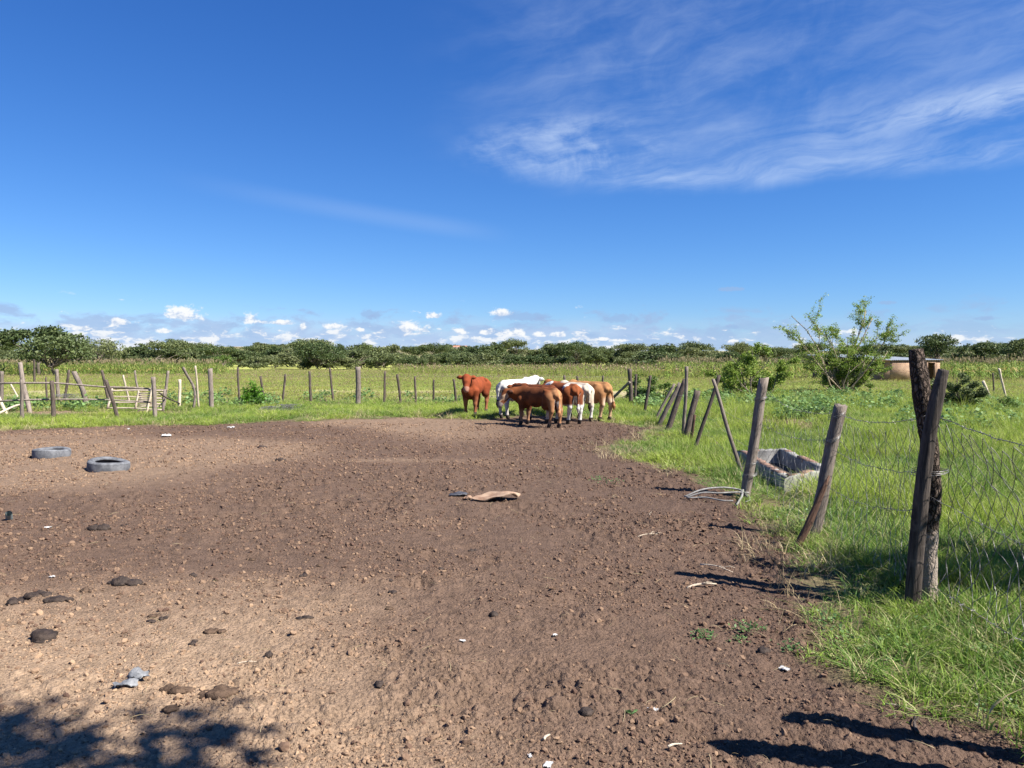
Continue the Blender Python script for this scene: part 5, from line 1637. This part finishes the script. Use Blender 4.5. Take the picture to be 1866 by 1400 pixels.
binding(at(1366, 846, A_.y), .085, 'wire wound above the foot of the big trough-side post', 3, .3)
# ------------------------------------------------------------------ concrete trough
M['conc'] = mat_plain('concrete', (.15, .145, .135), (.28, .272, .255), 6, .9, .4, .01, .15)
M['brickred'] = mat_plain('worn_brick', (.15, .09, .068), (.25, .165, .125), 14, .9, .5, .01, .15)
def trough():
    cs = [Vector(p) for p in ((3.32, 9.30), (4.05, 9.75), (4.15, 11.6), (3.44, 11.7))]      # near corner, then round
    c = sum(cs, Vector((0, 0))) / 4
    e = empty('drinking_trough', (c.x, c.y, gz(c.x, c.y)))
    Q = [np.array(p - c) for p in cs]
    h = .19
    hs = (h - .02, h + .03, h + .05, h + .01)
    I = []
    for i in range(4):      # inner corners, a hand's breadth in from the outer ones
        a, p, b_ = Q[i - 1], Q[i], Q[(i + 1) % 4]
        u, v = (a - p) / np.linalg.norm(a - p), (b_ - p) / np.linalg.norm(b_ - p)
        I.append(p + (u + v) * .125)
    for i in range(4):
        j = (i + 1) % 4
        n = 18
        t = np.linspace(0, 1, n)[:, None]
        o = Q[i] * (1 - t) + Q[j] * t; q = I[i] * (1 - t) + I[j] * t
        z = (hs[i] * (1 - t) + hs[j] * t)[:, 0]
        chip = -.02 * np.maximum(0, fbm(t[:, 0] * 6 + i * 9, 0 * z, 301, 3) - .55) * 4
        rows = [np.c_[o * 1.03, np.full(n, -.10)], np.c_[o * 1.01, z * .5], np.c_[o, z - .025 + chip], np.c_[o * .985 + q * .015, z + chip], np.c_[q * .98 + o * .02, z + chip], np.c_[q, z - .02 + chip], np.c_[q * .97, z * .4], np.c_[q * .93, np.full(n, .03)]]
        V_ = np.concatenate([r_ + NP.normal(size=r_.shape) * .004 for r_ in rows])
        k = len(rows)
        a, b_ = np.meshgrid(np.arange(k - 1), np.arange(n - 1), indexing='ij')
        F = np.stack([a * n + b_, a * n + b_ + 1, (a + 1) * n + b_ + 1, (a + 1) * n + b_], -1).reshape(-1, 4)
        wl_ = obj('wall', mesh_np('wall', V_, F, M['conc']), e)
        # worn bricks where the plaster is gone from the rim
        L = np.linalg.norm(Q[j] - Q[i])
        bm_ = MB(); bm_.box((0, 0, 0), (.21, .095, .055)); bme = bm_.mesh('brick', M['brickred'])
        ang = math.atan2(*(Q[j] - Q[i])[::-1])
        for s_ in range(int((L - .2) / .235)):
            if (i, s_) in ((0, 2), (2, 0), (2, 2), (1, 0), (1, 4), (1, 5)) or (i == 2 and s_ > 1): continue
            f = (.18 + s_ * .235) / L
            m_ = (Q[i] * (1 - f) + Q[j] * f) * .5 + (I[i] * (1 - f) + I[j] * f) * .5
            b2 = obj('brick', bme, wl_, (m_[0], m_[1], float(np.interp(f, t[:, 0], z)) - .022 + NP.normal() * .005))
            b2.rotation_euler = (NP.normal() * .05, NP.normal() * .03, ang + NP.normal() * .05)
    V_ = np.array([(p[0] * .97, p[1] * .97, .035) for p in I])
    obj('floor', mesh_np('floor', V_, np.array([[0, 1, 2, 3]]), M['mud']), e)
    tag(e, 'old chipped concrete cattle trough with worn brick rim in the grass behind the fence', 'trough')
M['mud'] = mat_plain('trough_mud', (.04, .03, .022), (.09, .07, .05), 8, .8, .4, .02, .2)
trough()
# ------------------------------------------------------------------ brick shed
def mat_brick():
    m, t = new_mat('shed_brick')
    P = t.node('ShaderNodeTexCoord').outputs['Object']
    sp = t.node('ShaderNodeSeparateXYZ', None, Vector=P)
    uv = t.xyz(t.m('ADD', sp.outputs[0], sp.outputs[1]), sp.outputs[2], 0)
    b_ = t.node('ShaderNodeTexBrick', None, Vector=uv, Color1=(.23, .115, .065, 1), Color2=(.40, .24, .145, 1), Mortar=(.36, .29, .22, 1), Scale=1.0)
    b_.inputs['Brick Width'].default_value = .23; b_.inputs['Row Height'].default_value = .085; b_.inputs['Mortar Size'].default_value = .014
    n = t.noise(P, 1.6, 5, .6)
    c = t.mix(t.sstep(n, .35, .65), b_.outputs[0], t.mix(.6, b_.outputs[0], (.19, .13, .095)))
    finish(t, principled(t, c, .9, bump(t, b_.outputs['Fac'], -.4, .01), .1))
    return m
M['brick'] = mat_brick()
M['tin'] = mat_plain('roof_sheet', (.26, .29, .32), (.38, .41, .44), 2.0, .45, .1, .004, .4, .3)
M['dark'] = mat_plain('dark_inside', (.02, .018, .016), (.03, .026, .022), 3, .9, 0, 0, .1)
M['frame'] = mat_wood('door_frame', (.20, .13, .09), (.30, .20, .14), (.14, .09, .06))
def shed():
    base = Vector((HOUSE.x, HOUSE.y + .2, gz(HOUSE.x, HOUSE.y) - .05))
    ang = math.radians(24)
    e = empty('brick_shed', base, ang)          # local x along the lit front, y going back
    Lx, Ly = 5.0, 7.5
    Yc = base.y
    h1 = EYE - (657.5 - HZ) / FPX * Yc - base.z         # wall height under the roof at the near corner
    def wall_boxes(name, boxes):
        mb = MB()
        for c, s_ in boxes: mb.box(c, s_)
        return obj(name, mb.mesh(name, M['brick']), e)
    dx0, dx1, dh = 3.6, 4.5, h1 - .12
    th = .2
    wall_boxes('front_wall', [((dx0 / 2, th / 2, h1 / 2), (dx0, th, h1)), (((dx1 + Lx) / 2, th / 2, h1 / 2), (Lx - dx1, th, h1)), (((dx0 + dx1) / 2, th / 2, (dh + h1) / 2), (dx1 - dx0, th, h1 - dh))])
    # side wall with a row of square vents under the eaves
    vents = [.9 + 1.05 * i for i in range(6)]
    vz0, vz1, vw = h1 - .42, h1 - .14, .38
    bx = [((th / 2, (th + Ly) / 2, vz0 / 2), (th, Ly - th, vz0)), ((th / 2, (th + Ly) / 2, (vz1 + h1) / 2), (th, Ly - th, h1 - vz1))]
    ys = [th] + [v for y in vents for v in (y - vw / 2, y + vw / 2)] + [Ly]
    for i in range(0, len(ys), 2):
        bx.append(((th / 2, (ys[i] + ys[i + 1]) / 2, (vz0 + vz1) / 2), (th, ys[i + 1] - ys[i], vz1 - vz0)))
    wall_boxes('side_wall', bx)
    wall_boxes('far_side_wall', [((Lx - th / 2, (th + Ly) / 2, h1 / 2), (th, Ly - th, h1))])
    wall_boxes('back_wall', [((Lx / 2, Ly - th / 2, h1 / 2), (Lx - 2 * th - .004, th, h1))])
    mb = MB()
    mb.box((dx0 + .03, th / 2 - .03, dh / 2), (.06, th, dh)); mb.box((dx1 - .03, th / 2 - .03, dh / 2), (.06, th, dh)); mb.box(((dx0 + dx1) / 2, th / 2 - .03, dh - .03), (dx1 - dx0 - .124, th, .06))
    obj('door_frame', mb.mesh('door_frame', M['frame']), e)
    mb = MB(); mb.box((Lx / 2, Ly / 2, .03), (Lx - .42, Ly - .42, .06)); obj('floor', mb.mesh('floor', M['dark']), e)
    # corrugated roof sheet, falling to the front
    nx, ny = 150, 4
    xs = np.linspace(-.25, Lx + .25, nx); ysr = np.linspace(-.14, Ly + .4, ny)
    Xg, Yg = np.meshgrid(xs, ysr, indexing='ij')
    Zg = h1 + .05 + (Yg + .14) * .045 + .018 * np.sin(Xg * 2 * np.pi / .19)
    V_ = np.stack([Xg, Yg, Zg], -1).reshape(-1, 3)
    V2 = V_.copy(); V2[:, 2] -= .012
    i, j = np.meshgrid(np.arange(nx - 1), np.arange(ny - 1), indexing='ij')
    F = np.stack([i * ny + j, (i + 1) * ny + j, (i + 1) * ny + j + 1, i * ny + j + 1], -1).reshape(-1, 4)
    ro = obj('roof', mesh_np('roof', np.concatenate([V_, V2]), np.concatenate([F, F[:, ::-1] + len(V_)]), M['tin']), e)
    mb = MB()
    for y in (-.06, 1.7, 3.7, 5.7, 7.3): mb.box((Lx / 2, y, h1 + .0 + (y + .14) * .045), (Lx + .4, .07, .06))
    obj('purlin', mb.mesh('purlin', M['frame']), ro)
    tag(e, 'low brick shed with sheet metal roof, dark doorway and small vents', 'shed')
shed()
def far_house(px, py, w_, h_, d, label):
    x = (px - CX) / FPX * d
    z = gz(x, d)
    e = empty('farmhouse', (x, d, z), .3)
    top = EYE - (py - HZ) / FPX * d - z
    mb = MB(); mb.box((0, 0, top * .3), (w_, 6, top * .6 + .4)); obj('wall', mb.mesh('wall', M['far_wall']), e)
    V_ = np.array([(-w_ / 2 - .4, -3.4, top * .6), (w_ / 2 + .4, -3.4, top * .6), (w_ / 2 + .4, 3.4, top * .6), (-w_ / 2 - .4, 3.4, top * .6), (-w_ / 2 + .6, 0, top), (w_ / 2 - .6, 0, top)])
    obj('roof', mesh_np('roof', V_, [np.array([(0, 1, 5, 4), (2, 3, 4, 5)]), np.array([(1, 2, 5), (3, 0, 4)])], M['far_roof']), e)
    mb = MB(); mb.box((0, -3.05, top * .25), (1.2, .1, top * .45)); obj('door', mb.mesh('door', M['dark']), e)
    tag(e, label, 'house')
M['far_wall'] = mat_plain('far_plaster', (.5, .42, .34), (.6, .52, .43), 1, .9, 0, 0, .1)
M['far_roof'] = mat_plain('far_tiles', (.40, .19, .13), (.48, .25, .18), 1, .9, 0, 0, .1)
far_house(437, 632, 14, 5, 860, 'distant house with a reddish roof on the pale rise')
far_house(838, 630, 18, 5, 900, 'distant wide house with a reddish roof among the far bushes')

# ------------------------------------------------------------------ old tyres
M['rubber'] = mat_plain('dusty_rubber', (.075, .078, .086), (.165, .17, .18), 9, .85, .3, .006, .2)
M['dung'] = mat_plain('dung', (.018, .012, .010), (.055, .038, .029), 26, .72, .8, .015, .3)
M['dung_dry'] = mat_plain('dry_dung', (.045, .030, .022), (.12, .080, .055), 22, .95, .8, .015, .1)
def tyre(px, py, rout, wd, tilt, label, seed):
    g = G(px, py)
    e = empty('tyre', g + Vector((0, 0, -.055)), seed * 1.3)
    e.rotation_euler = tilt + (seed * 1.3,)
    n = 48
    th = np.arange(n) * 2 * np.pi / n
    def lathe(name, prof, wav=0.0):
        prof = np.array(prof)
        k = len(prof)
        V_ = []
        for i_, a in enumerate(th):
            r = prof[:, 0] * (1 + wav * math.sin(2 * a + seed) + .006 * NP.normal())
            V_.append(np.stack([r * math.cos(a), r * math.sin(a), prof[:, 1] * (1 + .05 * math.sin(a * 2 + seed))], -1))
        V_ = np.concatenate(V_)
        i_, j = np.meshgrid(np.arange(n), np.arange(k - 1), indexing='ij')
        i2 = (i_ + 1) % n
        F = np.stack([i_ * k + j, i2 * k + j, i2 * k + j + 1, i_ * k + j + 1], -1).reshape(-1, 4)
        return obj(name, mesh_np(name, V_, F, M['rubber'], True), e)
    R_, w_ = rout, wd
    lathe('tread', [(R_ * .96, .0), (R_ * .985, w_ * .1), (R_ * 1.0, w_ * .3), (R_ * 1.005, w_ * .5), (R_ * 1.0, w_ * .7), (R_ * .985, w_ * .9)], .012)
    lathe('sidewall', [(R_ * .985, w_ * .9), (R_ * .95, w_ * .985), (R_ * .86, w_ * 1.04), (R_ * .76, w_ * 1.03), (R_ * .68, w_ * .97), (R_ * .645, w_ * .90), (R_ * .64, w_ * .84), (R_ * .66, w_ * .80), (R_ * .80, w_ * .75), (R_ * .93, w_ * .6), (R_ * .95, w_ * .3), (R_ * .9, w_ * .05)], .012)
    rr = np.array([0, .25, .45, .66]) * rout
    nd = MB(); Vd = np.concatenate([np.stack([r_ * np.cos(th), r_ * np.sin(th), wd * .55 + .03 * (fbm(r_ * np.cos(th) * 9 + seed, r_ * np.sin(th) * 9, 400, 3) - .5)], -1) for r_ in rr])
    i_, j = np.meshgrid(np.arange(3), np.arange(n), indexing='ij'); j2 = (j + 1) % n
    nd.add(Vd, np.stack([i_ * n + j, (i_ + 1) * n + j, (i_ + 1) * n + j2, i_ * n + j2], -1).reshape(-1, 4))
    obj('earth_fill', nd.mesh('earth_fill', M['dung_dry'], True), e)
    tag(e, label, 'tyre')
tyre(94, 830, .285, .165, (.02, .03), 'dusty grey old tyre lying flat, the farther of two on the bare earth', 1)
tyre(197, 853, .29, .165, (.04, -.10), 'dusty grey old tyre lying tilted and half sunk in the earth', 2)

# ------------------------------------------------------------------ dung, hide, litter
def lump_mesh(name, seed, parts, mat):
    """a pat grown from several overlapping folds; parts: (dx, dy, rx, ry, h)"""
    obs = []
    for q, (dx, dy, rx, ry, h) in enumerate(parts):
        bm = bmesh.new()
        bmesh.ops.create_icosphere(bm, subdivisions=3, radius=1.0)
        rng = np.random.default_rng(seed * 31 + q)
        co = np.array([v.co[:] for v in bm.verts])
        n = fbm(co[:, 0] * 2.2 + seed * 3 + q, co[:, 1] * 2.2 + co[:, 2], seed + q, 4) - .5
        rip = .06 * np.sin(9 * np.arctan2(co[:, 1], co[:, 0]) + 5 * co[:, 2] + seed)
        co = co * (1 + .75 * n + rip)[:, None]
        co[:, 2] = np.where(co[:, 2] < 0, co[:, 2] * .25, co[:, 2])
        co = co * (1 + .22 * (fbm(co[:, 0] * 7 + seed, co[:, 1] * 7 + co[:, 2] * 5, seed + 50, 3) - .5))[:, None]
        co = co * np.array([rx, ry, h * .8]) + np.array([dx, dy, h * .03])
        F = np.array([[v.index for v in f.verts] for f in bm.faces])
        bm.free()
        obs.append((co, F))
    mb = MB()
    for co, F in obs: mb.add(co, F)
    return mb.mesh(name, mat, True)
def pat(px, py, parts, label, mat='dung', seed=1, name='dung_pat', group=None):
    g = G(px, py)
    o = obj(name, lump_mesh(name, seed, parts, M[mat]), None, Vector((g.x, g.y, gs(g.x, g.y, .05) + .001)))
    return tag(o, label, 'dung', group)
pat(178, 963, [(-.05, 0, .07, .05, .055), (.05, .01, .07, .05, .06)], 'two-lobed black dung pat between the tyres and the pebbly pile', seed=3)
pat(230, 1061, [(-.04, 0, .075, .06, .06), (.06, -.01, .07, .05, .035), (-.11, -.01, .03, .03, .025)], 'glossy dark brown dung pat with a flattened tail', seed=4)
pat(24, 1095, [(0, 0, .045, .04, .045), (.03, .02, .03, .03, .04)], 'small dark round dung lump at the end of the crumbled pile', seed=5)
pat(80, 1160, [(0, 0, .075, .065, .062), (.02, -.05, .05, .03, .015)], 'domed dark brown dung pat on the pale dusty earth', seed=6)
pat(68, 1080, [(-.04, 0, .06, .04, .035), (.05, .02, .05, .04, .03), (0, .03, .05, .03, .04)], 'crumbled dark dung heap, the far half of the pile', seed=7)
pat(105, 1092, [(0, 0, .08, .045, .035), (-.06, -.02, .03, .03, .03), (.07, .01, .04, .03, .02)], 'crumbled dark dung heap, the near half of the pile', seed=8)
pat(155, 1076, [(0, 0, .035, .03, .035), (.04, .0, .02, .02, .02)], 'small cracked dung lump beside the crumbled pile', 'dung_dry', seed=9)
pat(400, 1263, [(0, 0, .07, .06, .055), (-.07, -.01, .04, .03, .03), (.05, .03, .04, .03, .03)], 'rough crusted dung lump by the edge of the tree shade', 'dung_dry', seed=10)
pat(325, 1258, [(0, 0, .05, .03, .03), (-.06, .02, .04, .03, .03), (.05, .01, .03, .03, .02)], 'crumbled dry dung beside the rough crusted lump', 'dung_dry', seed=11)
pat(310, 1292, [(0, 0, .04, .03, .022)], 'small dry dung crumb just inside the tree shade', 'dung_dry', seed=12)
pat(478, 815, [(0, 0, .09, .06, .05)], 'dark dung pat far out in the middle of the yard', seed=13)
pat(510, 838, [(0, 0, .07, .05, .05), (.08, 0, .04, .04, .03)], 'dark double dung pat in the middle of the yard', seed=14)
pat(490, 1198, [(0, 0, .022, .02, .035)], 'small black dung lump beside a straw', seed=15)
pat(382, 1150, [(0, 0, .04, .03, .03), (.03, .02, .02, .02, .02)], 'small crumbled dung on the dusty slope', 'dung_dry', seed=16)
pat(560, 1125, [(0, 0, .04, .02, .02), (-.05, -.01, .02, .02, .015)], 'low dark dung smear on open earth', seed=17)
pat(900, 1120, [(0, 0, .03, .025, .03)], 'dark clod-like dung lump on the crumbly earth', seed=18)
pat(1068, 1300, [(0, 0, .035, .03, .03)], 'dark lump of dung on crumbly earth by paper scraps', seed=19)
pat(1390, 1188, [(0, 0, .035, .03, .035), (.03, 0, .02, .02, .02)], 'dark earth-covered dung lump at the edge of the turf', seed=20)
dl = 'small dark dung lump on the trampled earth'
for i in range(34):
    px, py = RND.uniform(20, 1150), RND.uniform(790, 1250)
    if py > 1000 and px < 130: continue
    pat(px, py, [(0, 0, RND.uniform(.015, .03), RND.uniform(.015, .03), RND.uniform(.012, .022)), (RND.uniform(-.04, .04), RND.uniform(-.03, .03), RND.uniform(.012, .025), .018, .015)], dl, RND.choice(('dung', 'dung_dry')), 30 + i, 'dung_lump', 'small dung lumps scattered over the yard')
# curled sheet of old hide
M['hide_old'] = mat_plain('dried_hide', (.21, .125, .082), (.33, .235, .165), 7, .85, .5, .01, .2)
g = G(905, 910)
nu, nv = 22, 12
U_, V2_ = np.meshgrid(np.linspace(-1, 1, nu), np.linspace(-1, 1, nv), indexing='ij')
xh = U_ * .27 * (1 - .15 * V2_ ** 2) + .02 * np.sin(V2_ * 4)
yh = V2_ * .15 * (1 - .45 * U_ ** 2) + .03 * U_
zh = .022 + (.040 + .055 * U_) * (1 - np.abs(U_) ** 3) * (.75 - .35 * V2_) + .012 * np.sin(U_ * 5 + V2_ * 3) + .02 * np.clip(U_, 0, 1) * np.sin(V2_ * 6)
zh = np.maximum(zh, .02)
Vh = np.stack([xh, yh, zh], -1).reshape(-1, 3); Vh2 = Vh - np.array([0, 0, .008])
i, j = np.meshgrid(np.arange(nu - 1), np.arange(nv - 1), indexing='ij')
F = np.stack([i * nv + j, (i + 1) * nv + j, (i + 1) * nv + j + 1, i * nv + j + 1], -1).reshape(-1, 4)
o = obj('dried_hide', mesh_np('dried_hide', np.concatenate([Vh, Vh2]), np.concatenate([F, F[:, ::-1] + len(Vh)]), M['hide_old'], True), None, g + Vector((0, 0, .01)))
o.rotation_euler = (.10, 0, .1)
tag(o, 'curled reddish brown sheet of dried hide lying on the dark earth', 'hide')
M['rag'] = mat_plain('dark_plastic', (.03, .032, .04), (.09, .09, .10), 12, .5, .5, .01, .4)
M['paper'] = mat_plain('white_scrap', (.36, .355, .35), (.48, .47, .46), 12, .7, .3, .004, .3)
M['foil'] = mat_plain('grey_foil', (.10, .105, .115), (.19, .195, .205), 14, .55, .5, .01, .4, .0)
def scrap(name, px, py, sx, sy, hz_, mat, label, cat, seed, rz=0.0):
    rng = np.random.default_rng(seed)
    g = G(px, py)
    n = 9
    U_, W_ = np.meshgrid(np.linspace(-1, 1, n), np.linspace(-1, 1, n), indexing='ij')
    f = fbm(U_ * 1.6 + seed * 5, W_ * 1.6, seed, 3)
    edge_ = 1 + .35 * (fbm(U_ * 2 + seed, W_ * 2 + 4, seed + 3, 2) - .5) * 2
    x_ = U_ * sx * edge_; y_ = W_ * sy * edge_
    z_ = np.maximum(hz_ * (1.8 * f - .4) * (1 - .4 * (U_ ** 2 + W_ ** 2) / 2), .0) + .012
    V_ = np.stack([x_, y_, z_], -1).reshape(-1, 3)
    i, j = np.meshgrid(np.arange(n - 1), np.arange(n - 1), indexing='ij')
    F = np.stack([i * n + j, (i + 1) * n + j, (i + 1) * n + j + 1, i * n + j + 1], -1).reshape(-1, 4)
    o = obj(name, mesh_np(name, np.concatenate([V_, V_ - np.array([0, 0, .003])]), np.concatenate([F, F[:, ::-1] + n * n]), M[mat]), None, Vector((g.x, g.y, gs(g.x, g.y) - .004)))
    o.rotation_euler = (0, 0, rz)
    return tag(o, label, cat)
scrap('plastic_rag', 835, 903, .11, .06, .05, 'rag', 'crumpled dark plastic rag beside the curled hide', 'rag', 3)
scrap('hide_scrap', 852, 910, .05, .03, .05, 'hide_old', 'small orange-brown scrap by the end of the curled hide', 'scrap', 4)
scrap('crumpled_foil', 228, 1254, .055, .035, .045, 'foil', 'grey crumpled plastic piece, the flat half of a torn bottle', 'litter', 6, .3)
scrap('crumpled_foil', 252, 1242, .05, .03, .065, 'foil', 'grey crumpled plastic piece standing up beside its flat half', 'litter', 7, .5)
for i, (px, py, s_, lb) in enumerate(((422, 779, .08, 'white scrap at the grass edge, larger of those far across the yard'), (302, 795, .09, 'torn white scrap lying flat far across the yard'), (233, 781, .05, 'tiny white scrap near the pen side of the grass strip'),
                                      (1430, 1218, .028, 'crumpled white scrap lying by the turf'), (843, 1168, .016, 'tiny white scrap on the crumbly earth'), (1011, 1157, .014, 'tiny white fleck by a dark hole in the earth'),
                                      (1000, 1394, .022, 'white square scrap low on the crumbly earth'), (966, 1377, .012, 'tiny white chip beside the square scrap'), (1190, 1291, .022, 'folded grey-white paper scrap on the crumbly earth'), (95, 1050, .02, 'small pale chip by the crumbled dung'), (88, 960, .03, 'pale leaf-like chip between pipe and dung'))):
    scrap('paper_scrap', px, py, s_, s_ * .6, s_ * .6, 'paper', lb, 'litter', 20 + i, i * .7)
# pipe end
g = G(17, 944)
M['pipe'] = mat_plain('grey_green_pipe', (.10, .14, .14), (.2, .24, .24), 10, .5, .1, .003, .4)
d = Vector((.45, -.75, .55)).normalized()
mb = MB()
t_ = np.linspace(0, 1, 4)[:, None]
c0, c1 = np.array([0, 0, -.03]), np.array(d) * .12
mb.tube(c0 + (c1 - c0) * t_, .032, 14, False); mb.tube(c1 + (c0 - c1) * t_, .026, 14, False)
an = np.linspace(0, 6.283, 17)
o = obj('pipe', mb.mesh('pipe', M['pipe'], True), None, g); tag(o, 'stub of dark pipe poking out of the earth', 'pipe')
# bleached wires or canes bent over at the foot of the big post
M['white_cane'] = mat_plain('bleached_cane', (.17, .165, .155), (.28, .27, .255), 14, .8, .2, .003, .2)
g = G(1350, 905)
def bent(pts, r, label, name='bent_cane'):
    P = [at(px, py, G(px, by).y) for px, py, by in pts]
    P = np.array([p[:] for p in P])
    e = P[0].copy()
    t = np.linspace(0, len(P) - 1, 24)
    Q = np.stack([np.interp(t, np.arange(len(P)), P[:, i]) for i in range(3)], -1)
    for _ in range(3): Q[1:-1] = (Q[:-2] + 2 * Q[1:-1] + Q[2:]) / 4
    for q in Q: q[2] = max(q[2], gz(q[0], q[1]) + .02)
    mb = MB(); mb.tube(Q - e, r, 6)
    return tag(obj(name, mb.mesh(name, M['white_cane'], True), None, e), label, 'cane')
bent(((1247, 906, 908), (1270, 895, 907), (1290, 890, 906), (1320, 888, 905), (1350, 892, 905), (1362, 905, 910)), .011, 'bleached bent cane arching highest to the foot of the big post')
bent(((1250, 907, 909), (1280, 897, 909), (1310, 899, 909), (1340, 897, 908), (1365, 898, 908)), .010, 'bleached bent cane lying middlemost at the foot of the big post')
bent(((1252, 908, 910), (1285, 906, 911), (1318, 913, 916), (1336, 914, 916)), .009, 'bleached bent cane lying lowest on the earth by the big post')
bent(((1354, 893, 905), (1352, 905, 912), (1342, 921, 924)), .012, 'short bleached cane slanting down from the big post')
bent(((1356, 897, 908), (1366, 905, 912), (1367, 913, 915), (1358, 917, 918)), .006, 'thin bleached hook of cane by the big post')
# tangle of grey wire in the grass strip
def tangle(px, py, sx, sz, label, n=26):
    g = G(px, py)
    mb = MB()
    for i in range(n):
        a = NP.random() * 6.28; t = np.linspace(0, 4.5 + 2 * NP.random(), 22)
        r = sx * (.5 + .5 * NP.random())
        ph = NP.random() * 6.28
        P = np.stack([r * np.cos(t + ph) * math.cos(a) + NP.normal() * sx * .25, r * np.cos(t + ph) * math.sin(a), sz * (.55 + .5 * np.sin(t * (1 + .1 * NP.normal())))], -1) + NP.normal(size=(22, 3)) * .008
        P[:, 2] = np.maximum(P[:, 2], .01)
        mb.tube(P, .004, 3, False)
    return tag(obj('wire_tangle', mb.mesh('wire_tangle', M['wire']), None, g), label, 'wire')
tangle(525, 752, .36, .22, 'grey tangle of old wire lying in the grass strip before the fence')
tangle(490, 751, .30, .15, 'flatter grey tangle of old wire beside the larger one', 14)
tangle(120, 735, .55, .3, 'blue-grey tangle of wire netting at the back of the pen', 22)
# dry sticks and uprooted stalks on the earth
def twig(px, py, L, rz, r, label, forks=2, mat='post_lt'):
    g = G(px, py)
    mb = MB()
    t = np.linspace(0, 1, 7)
    P = np.stack([(t - .5) * L, .04 * L * np.sin(t * 5), .02 + .05 * L * np.sin(t * 3.1)], -1)
    mb.tube(P, np.linspace(r, r * .5, 7), 6)
    for k in range(forks):
        q = P[3 + k]; s_ = 1 if k % 2 else -1
        mb.tube(np.array([q, q + np.array([.15 * L, s_ * .10 * L, .06 * L]), q + np.array([.30 * L, s_ * .12 * L, .04 * L])]), np.array([r * .6, r * .4, r * .25]), 5)
    o = obj('twig', mb.mesh('twig', M[mat], True), None, Vector((g.x, g.y, gs(g.x, g.y) - .006)))
    o.rotation_euler = (0, 0, rz)
    return tag(o, label, 'twig')
twig(1278, 1070, .26, .45, .011, 'pale forked twig lying in the shadow of the bound posts', 1)
twig(1306, 1035, .30, -.8, .006, 'bleached curling root end above the pale forked twig', 2)
twig(1180, 978, .22, .5, .005, 'dry branching weed stalk on the dark earth', 3)
twig(1185, 940, .16, 1.4, .004, 'thin upright-tipped dry stalk on the dark earth', 1)
twig(1668, 1325, .16, 1.2, .009, 'dark forked stub of stick by dry grass at the turf edge', 1, 'post_dk')
twig(1640, 1290, .12, -.6, .003, 'thin straw-pale stalk at the lower turf edge', 0)
twig(450, 1212, .10, .3, .003, 'thin pale stalk lying on the dusty earth', 1)
twig(996, 1345, .05, 1.0, .008, 'short curved pale pod on the crumbly earth', 0)
twig(1230, 1360, .07, .4, .006, 'short pale chip of wood with a dark shadow', 0)
# small green plants out on the earth
def seedling(px, py, sz, n, label):
    g = G(px, py)
    rng = np.random.default_rng(int(px))
    mb = MB()
    e = empty('seedling', Vector((g.x, g.y, gs(g.x, g.y) - .006)))
    for i in range(3):
        a = rng.random() * 6.28
        mb.tube(np.array([[0, 0, 0], [.3 * sz * math.cos(a), .3 * sz * math.sin(a), .35 * sz], [.7 * sz * math.cos(a), .7 * sz * math.sin(a), .55 * sz]]), .0025, 4)
    obj('stem', mb.mesh('stem', M['weed']), e)
    C = np.stack([rng.normal(size=n) * sz * .55, rng.normal(size=n) * sz * .4, sz * (.15 + .55 * rng.random(n))], -1)
    V_, F = cards(C, .014 + .014 * rng.random(n), rng, .55, .7)
    obj('leaves', mesh_np('leaves', V_, F, M['weed']), e)
    return tag(e, label, 'plant')
seedling(1284, 1160, .08, 60, 'low pale green weed on the dark earth')
seedling(1365, 1150, .10, 60, 'straggling green weed between earth and turf')
seedling(1350, 1165, .06, 30, 'small dark green weed beside the straggling one')
seedling(1440, 1185, .09, 50, 'green weed sprig at the turf edge')
seedling(1735, 1070, .13, 80, 'broad-leaved fresh green weed at the foot of the bound posts')
seedling(1150, 1300, .03, 8, 'tiny green seedling on the crumbly earth')
seedling(1090, 872, .10, 40, 'small patch of green leaves on the dark earth')
seedling(1118, 880, .12, 40, 'flat patch of green leaves near the turf')
# reddish dead leaf cluster on the turf edge by the trough
scrap('dead_leaves', 1311, 818, .06, .05, .16, 'hide_old', 'reddish dead leaf cluster in the grass by the trough', 'leaves', 77)
